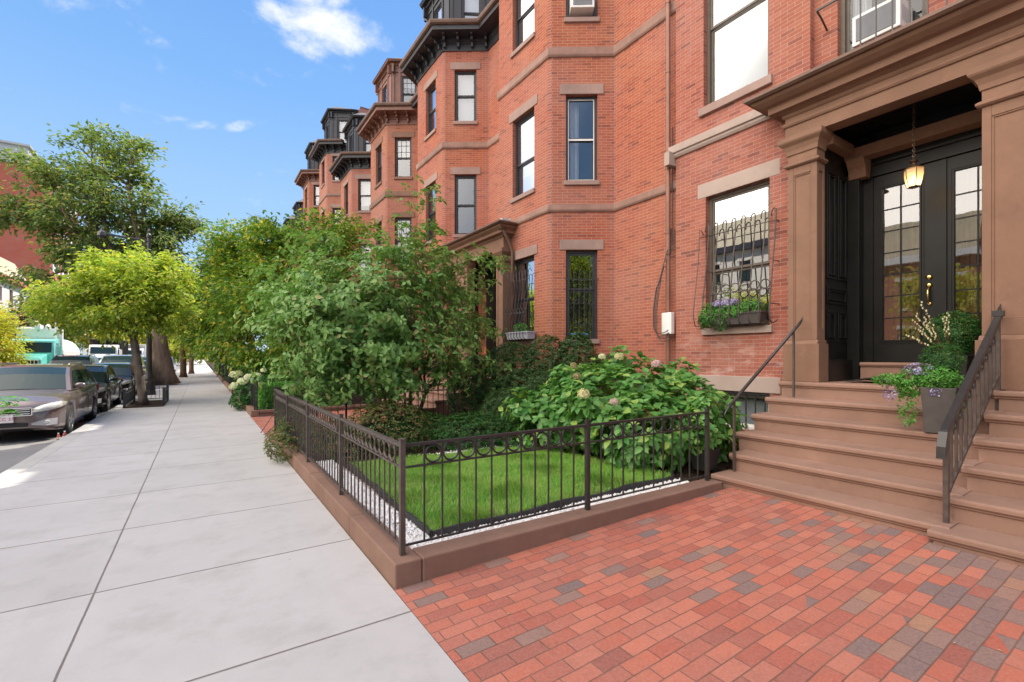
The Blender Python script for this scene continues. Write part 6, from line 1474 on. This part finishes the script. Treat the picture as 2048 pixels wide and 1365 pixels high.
# ---- lawn, its edging and the white stones
LP = [(1.56, 3.52), (4.72, 3.60), (4.30, 6.05), (1.66, 6.35)]
m = MB(); m.prism(LP, 'z', .10, .165); struct(m.build('lawn_bed', 'ground_earth'))
rng = np.random.default_rng(5); n = 62000
uv = rng.random((n, 2)); P = np.array(LP); p = (P[0] * ((1 - uv[:, :1]) * (1 - uv[:, 1:])) + P[1] * (uv[:, :1] * (1 - uv[:, 1:])) + P[2] * (uv[:, :1] * uv[:, 1:]) + P[3] * ((1 - uv[:, :1]) * uv[:, 1:]))
q = np.concatenate([p, np.full((n, 1), .163)], 1)
pat = np.sin(p[:, 0] * 5.1 + 1.3 * np.sin(p[:, 1] * 3.7)) * np.sin(p[:, 1] * 4.3 + p[:, 0]); h = (.062 + .018 * pat) * rng.uniform(.5, 1.35, n)
a = rng.uniform(0, 6.28, n) * .5 + pat * 1.5; ln = rng.uniform(.1, .9, n)
d = np.stack([np.cos(a) * ln, np.sin(a) * ln, np.ones(n)], 1); s = np.stack([-np.sin(a), np.cos(a), np.zeros(n)], 1) * .0024
mid = q + d * h[:, None] * .55; tip = q + d * h[:, None] + np.stack([np.cos(a), np.sin(a), -np.ones(n) * .8], 1) * (h * ln * .35)[:, None]
V = np.stack([q - s, q + s, mid + s * .8, mid - s * .8, tip], 1).reshape(-1, 3); b = (np.arange(n) * 5)[:, None]
F = np.concatenate([b + np.array([[0, 1, 2, 3]]), b + np.array([[3, 2, 4, 4]])]) 
F = np.concatenate([b + np.array([[0, 1, 2]]), b + np.array([[0, 2, 3]]), b + np.array([[3, 2, 4]])])
g = np_mesh('lawn_grass', V, F, 'grass_lawn'); tag(g, 'bright green lawn grass inside the black edging', 'grass', kind='stuff')
t = thing('lawn_edging', 'wavy black plastic edging strip round the small lawn', 'lawn edging', (1.56, 3.52, .12))
for i in range(4):
    p0, p1 = np.array(LP[i]), np.array(LP[(i + 1) % 4]); d_ = (p1 - p0) / np.linalg.norm(p1 - p0); nn = np.array([d_[1], -d_[0]]); L_ = np.linalg.norm(p1 - p0); k = int(L_ / .12)
    m = MB(); rg = random.Random(i)
    pts = [p0 + d_ * L_ * j / k + nn * (.025 + .006 * math.sin(j * .9 + i)) for j in range(k + 1)]; z1 = [.185 + .012 * math.sin(j * .7 + 2 * i) + .004 * rg.random() for j in range(k + 1)]
    for j in range(k):
        a_, b_ = pts[j], pts[j + 1]; a2, b2 = a_ - nn * .022, b_ - nn * .022
        m.add([(*a_, .10), (*b_, .10), (*b_, z1[j + 1]), (*a_, z1[j]), (*a2, .10), (*b2, .10), (*b2, z1[j + 1]), (*a2, z1[j])], [(0, 1, 2, 3), (4, 7, 6, 5), (3, 2, 6, 7)])
    m.build('edging_strip', 'edging_black', t, smooth=False)
def stones(name, label, n, sampler, seed, r0=.009, r1=.019, mat='white_pebble', cat='gravel', z=.125):
    rg = np.random.default_rng(seed); P = sampler(rg, n); n = len(P); r = rg.uniform(r0, r1, n)
    oc = np.array([(1, 0, 0), (-1, 0, 0), (0, 1, 0), (0, -1, 0), (0, 0, 1), (0, 0, -1)], float)
    J = oc[None] * rg.uniform(.55, 1.15, (n, 6, 1)) + rg.normal(0, .22, (n, 6, 3)); V = P[:, None, :] + J * r[:, None, None]; V[:, :, 2] += r[:, None] * .5
    f = np.array([(0, 2, 4), (2, 1, 4), (1, 3, 4), (3, 0, 4), (2, 0, 5), (1, 2, 5), (3, 1, 5), (0, 3, 5)]); F = ((np.arange(n) * 6)[:, None, None] + f[None]).reshape(-1, 3)
    o = np_mesh(name, V.reshape(-1, 3), F, mat); tag(o, label, cat, kind='stuff'); return o
def strip(rg, n):
    k = n // 2
    a = np.stack([rg.uniform(1.31, 1.54, k) + .0 * rg.random(k), rg.uniform(3.33, 6.9, k), rg.uniform(.118, .135, k)], 1)
    u = rg.random(n - k) ** .85; b = np.stack([1.33 + u * 3.4, 3.33 + rg.uniform(0, .165, n - k) * (1 + .35 * (u > .5) * u), rg.uniform(.118, .135, n - k)], 1)
    c = np.stack([rg.uniform(2.2, 4.4, 900), 6.25 + rg.normal(.15, .09, 900), np.full(900, .125)], 1)
    return np.concatenate([a, b, c])
m = MB(); m.box(1.312, 1.60, 3.332, 6.6, .10, .119); m.box(1.6, 4.5, 3.332, 3.56, .10, .119); struct(m.build('gravel_bed', 'lintel_grey'))
stones('white_gravel', 'white stone chips strewn between the kerb and the lawn edging', 13500, strip, 6)
def litter(rg, n): return np.stack([rg.uniform(2.5, 6.2, n), rg.uniform(3.4, 7.5, n), rg.uniform(.115, .13, n)], 1)
stones('bark_mulch', 'dark bark chips over the planting bed', 5200, litter, 8, .008, .022, 'mulch', 'mulch')
rg = np.random.default_rng(9); n = 90
P = np.stack([rg.uniform(1.3, 5.0, n), rg.uniform(-.5, 3.1, n), np.zeros(n)], 1); P[:40, 0] = rg.uniform(4.3, 5.05, 40); P[:40, 1] = rg.uniform(2.6, 3.08, 40); P[:, 2] = .004 + np.maximum(0, P[:, 0] - 1.3) * .022
D = np.stack([rg.normal(size=n), rg.normal(size=n), rg.uniform(0, .15, n)], 1); V, F = leaf_geo(P, D, rg.uniform(.01, .028, n), rg.uniform(.006, .014, n), rg, droop=.1); o = np_mesh('leaf_litter', V, F, 'petal_brown'); tag(o, 'tiny dry leaves scattered on the red brick walk', 'leaf litter', kind='stuff')

# ---- pots and boxes
def pot_taper(label, x, y, z, w0, w1, h, mat, name='planter', cat='planter', rim=.012, rz=0):
    t = thing(name, label, cat, (x, y, z)); m = MB(); a, b = w0 / 2, w1 / 2
    V = [(-a, -a, 0), (a, -a, 0), (a, a, 0), (-a, a, 0), (-b, -b, h), (b, -b, h), (b, b, h), (-b, b, h)]; b2 = b - .018
    V += [(-b2, -b2, h), (b2, -b2, h), (b2, b2, h), (-b2, b2, h), (-b2, -b2, h - .05), (b2, -b2, h - .05), (b2, b2, h - .05), (-b2, b2, h - .05)]
    c, s_ = math.cos(rz), math.sin(rz); V = [(x + p[0] * c - p[1] * s_, y + p[0] * s_ + p[1] * c, z + p[2]) for p in V]
    m.add(V, [(0, 3, 2, 1), (0, 1, 5, 4), (1, 2, 6, 5), (2, 3, 7, 6), (3, 0, 4, 7), (4, 5, 9, 8), (5, 6, 10, 9), (6, 7, 11, 10), (7, 4, 8, 11), (8, 9, 13, 12), (9, 10, 14, 13), (10, 11, 15, 14), (11, 8, 12, 15)])
    m.build('pot', mat, t, bevel=.006)
    m = MB(); m.add([V[12], V[13], V[14], V[15]], [(0, 1, 2, 3)]); m.build('potting_soil', 'mulch', t); return t
def _stuff(o): o['kind'] = 'stuff'; return o
def put_leaves(parent, name, ells, n, k, L, asp, mat, seed, up=.5, tilt=.4, bias=.25, droop=.25):
    rng = np.random.default_rng(seed); C, A = shell(ells, n, rng, bias, up); V, F = rosettes(C, A, k, L, asp, rng, tilt, droop); return _stuff(np_mesh(name, V, F, mat, parent)), C
px, py, pz = 6.26, 1.55, .83
PA = pot_taper('tall grey square planter of violas and trailing greens on the steps', px, py, pz, .22, .27, .46, 'planter_grey', rz=.15)
put_leaves(PA, 'foliage', [(px, py + .03, pz + .56, .18, .20, .13), (px - .05, py + .22, pz + .5, .14, .13, .15)], 620, 5, .034, .42, 'leaf_bright', 91)
put_leaves(PA, 'trailing_leaves', [(px - .15, py + .22, pz + .28, .05, .08, .24), (px - .12, py + .36, pz + .52, .12, .18, .06), (px - .05, py - .18, pz + .35, .08, .05, .16)], 260, 4, .030, .6, 'leaf_bright', 92, up=-.3)
put_leaves(PA, 'upright_herb', [(px + .08, py + .0, pz + .74, .15, .17, .17)], 700, 6, .032, .22, 'leaf_box', 93, up=.8)
o, _ = put_leaves(PA, 'lilac_flowers', [(px - .08, py + .14, pz + .64, .11, .13, .06), (px - .16, py + .36, pz + .38, .04, .05, .07), (px - .14, py + .25, pz + .10, .02, .03, .03), (px - .12, py + .0, pz + .42, .05, .04, .04)], 110, 5, .020, .85, 'petal_lilac', 94)
bx, by_ = 7.45, 1.72
PB = pot_taper('dark pot with a ball of boxwood and budded willow twigs beside the doors', bx, by_, 1.252, .26, .32, .36, 'pot_plastic')
put_leaves(PB, 'boxwood_ball', [(bx, by_, 1.90, .25, .27, .24), (bx, by_, 1.72, .18, .18, .14)], 2300, 5, .026, .5, 'leaf_box', 95, bias=.3)
m = MB(); rg = random.Random(3); mb2 = MB()
for i in range(9):
    a = rg.uniform(2.2, 4.4); tx, ty = bx - .16 + math.cos(a) * rg.uniform(.1, .34), by_ + rg.uniform(-.3, .42); tz = rg.uniform(1.85, 2.30)
    P = [(bx - .1, by_ + .02, 1.58), ((bx + tx) / 2 - .1, (by_ + ty) / 2, (1.6 + tz) / 2), (tx, ty, tz)]; m.tube(P, [.006, .005, .003], 5)
    for q in range(10):
        f_ = q / 10; p0, p1 = Vector(P[1]), Vector(P[2]); c = p0.lerp(p1, f_) + Vector((rg.uniform(-.012, .012), rg.uniform(-.012, .012), 0)); mb2.lathe([(.002, -.012), (.009, -.004), (.009, .006), (.002, .016)], tuple(c), 6)
m.build('willow_twigs', 'bark_brown', PB)
for v_ in range(1): m = mb2; o = m.build('willow_buds', 'petal_cream', PB); o['kind'] = 'stuff'
PC = pot_taper('black plastic nursery pot in the corner between fence post and bottom step', 5.22, 3.52, .20, .20, .27, .27, 'pot_plastic', name='nursery_pot', cat='plant pot')
put_leaves(PC, 'foliage', [(5.22, 3.55, .66, .24, .22, .22), (5.3, 3.6, .9, .16, .16, .2)], 130, 5, .10, .6, 'leaf_hydrangea', 96)
rng = np.random.default_rng(97)
t = thing('broadleaf_plant', 'small broad leafed plant growing at the left end of the fourth step', 'plant', (5.98, 3.62, .83)); V, F = rosettes(np.array([[5.98, 3.60, .86], [6.02, 3.66, .92]]), np.array([[-.2, -.1, 1.], [-.3, -.2, 1]]), 6, .21, .5, rng, .35, .35); np_mesh('leaves', V, F, 'leaf_hydrangea', t); m = MB(); m.tube([(6.0, 3.66, .3), (5.98, 3.62, .86)], .008, 6); m.build('stem', 'stem_green', t)
gx_ = 7.16
put_leaves(WBX1, 'foliage', [(gx_, 4.40, 2.34, .13, .46, .13), (gx_ - .05, 4.72, 2.3, .13, .16, .19), (gx_ - .03, 4.0, 2.4, .10, .16, .12)], 900, 5, .038, .4, 'leaf_bright', 98)
put_leaves(WBX1, 'trailing_leaves', [(gx_ - .12, 4.45, 2.12, .05, .1, .1), (gx_ - .12, 4.75, 2.18, .07, .10, .12)], 120, 4, .035, .6, 'leaf_box', 99, up=-.3)
put_leaves(WBX1, 'lilac_flowers', [(gx_ - .03, 4.42, 2.48, .09, .25, .06)], 230, 5, .024, .85, 'petal_lilac', 100)
p = MB(fB2).P((.85, .15, 2.3)); put_leaves(WBX2, 'foliage', [(p[0], p[1], 2.24, .10, .26, .12)], 130, 5, .045, .4, 'leaf_bright', 101)

# street trees behind the viewpoint (they stand in the bay's glass) and a sapling at the kerb
gB = 'street trees behind the viewpoint mirrored in the angled bay glass'
for k, (x, y, sd_) in enumerate([(-1.7, -7.5, 201), (-1.7, -17, 202)]):
    tree('street_tree', ['street tree mirrored in the barred angled bay window', 'farther street tree mirrored in the angled bay windows'][k], 'tree', (x, y, 0), (x, y, 2.2), .13, [(x, y, 5.0, 2.3, 2.4, 2.6), (x - .5, y - .8, 7.6, 1.6, 1.8, 1.6)], 150, 60, .34, .26, 'leaf_street', 'bark_grey', sd_, gB, rmin=.02)
rng = np.random.default_rng(210); t = thing('sapling', 'green sapling sprig at the left edge, in front of the estate car', 'sapling', (-2.2, 8.2, 0))
Cq = np.array([(-2.16, 8.86, 1.03), (-2.12, 8.93, .98), (-2.18, 8.85, .90), (-2.1, 8.90, .84), (-2.2, 8.7, 1.0), (-2.25, 8.5, .9), (-2.05, 8.95, 1.02)]); m = MB()
for c in Cq: m.tube([(-2.2, 8.2, -.05), (-2.22, 8.35, .5), tuple((c + np.array([-2.22, 8.45, .8])) / 2), tuple(c)], [.008, .006, .004, .002], 5)
m.build('stem', 'stem_green', t); V, F = rosettes(Cq, np.tile([[.1, .1, 1.]], (len(Cq), 1)), 5, .13, .7, rng, .1, .3); np_mesh('leaves', V, F, 'leaf_bright', t)
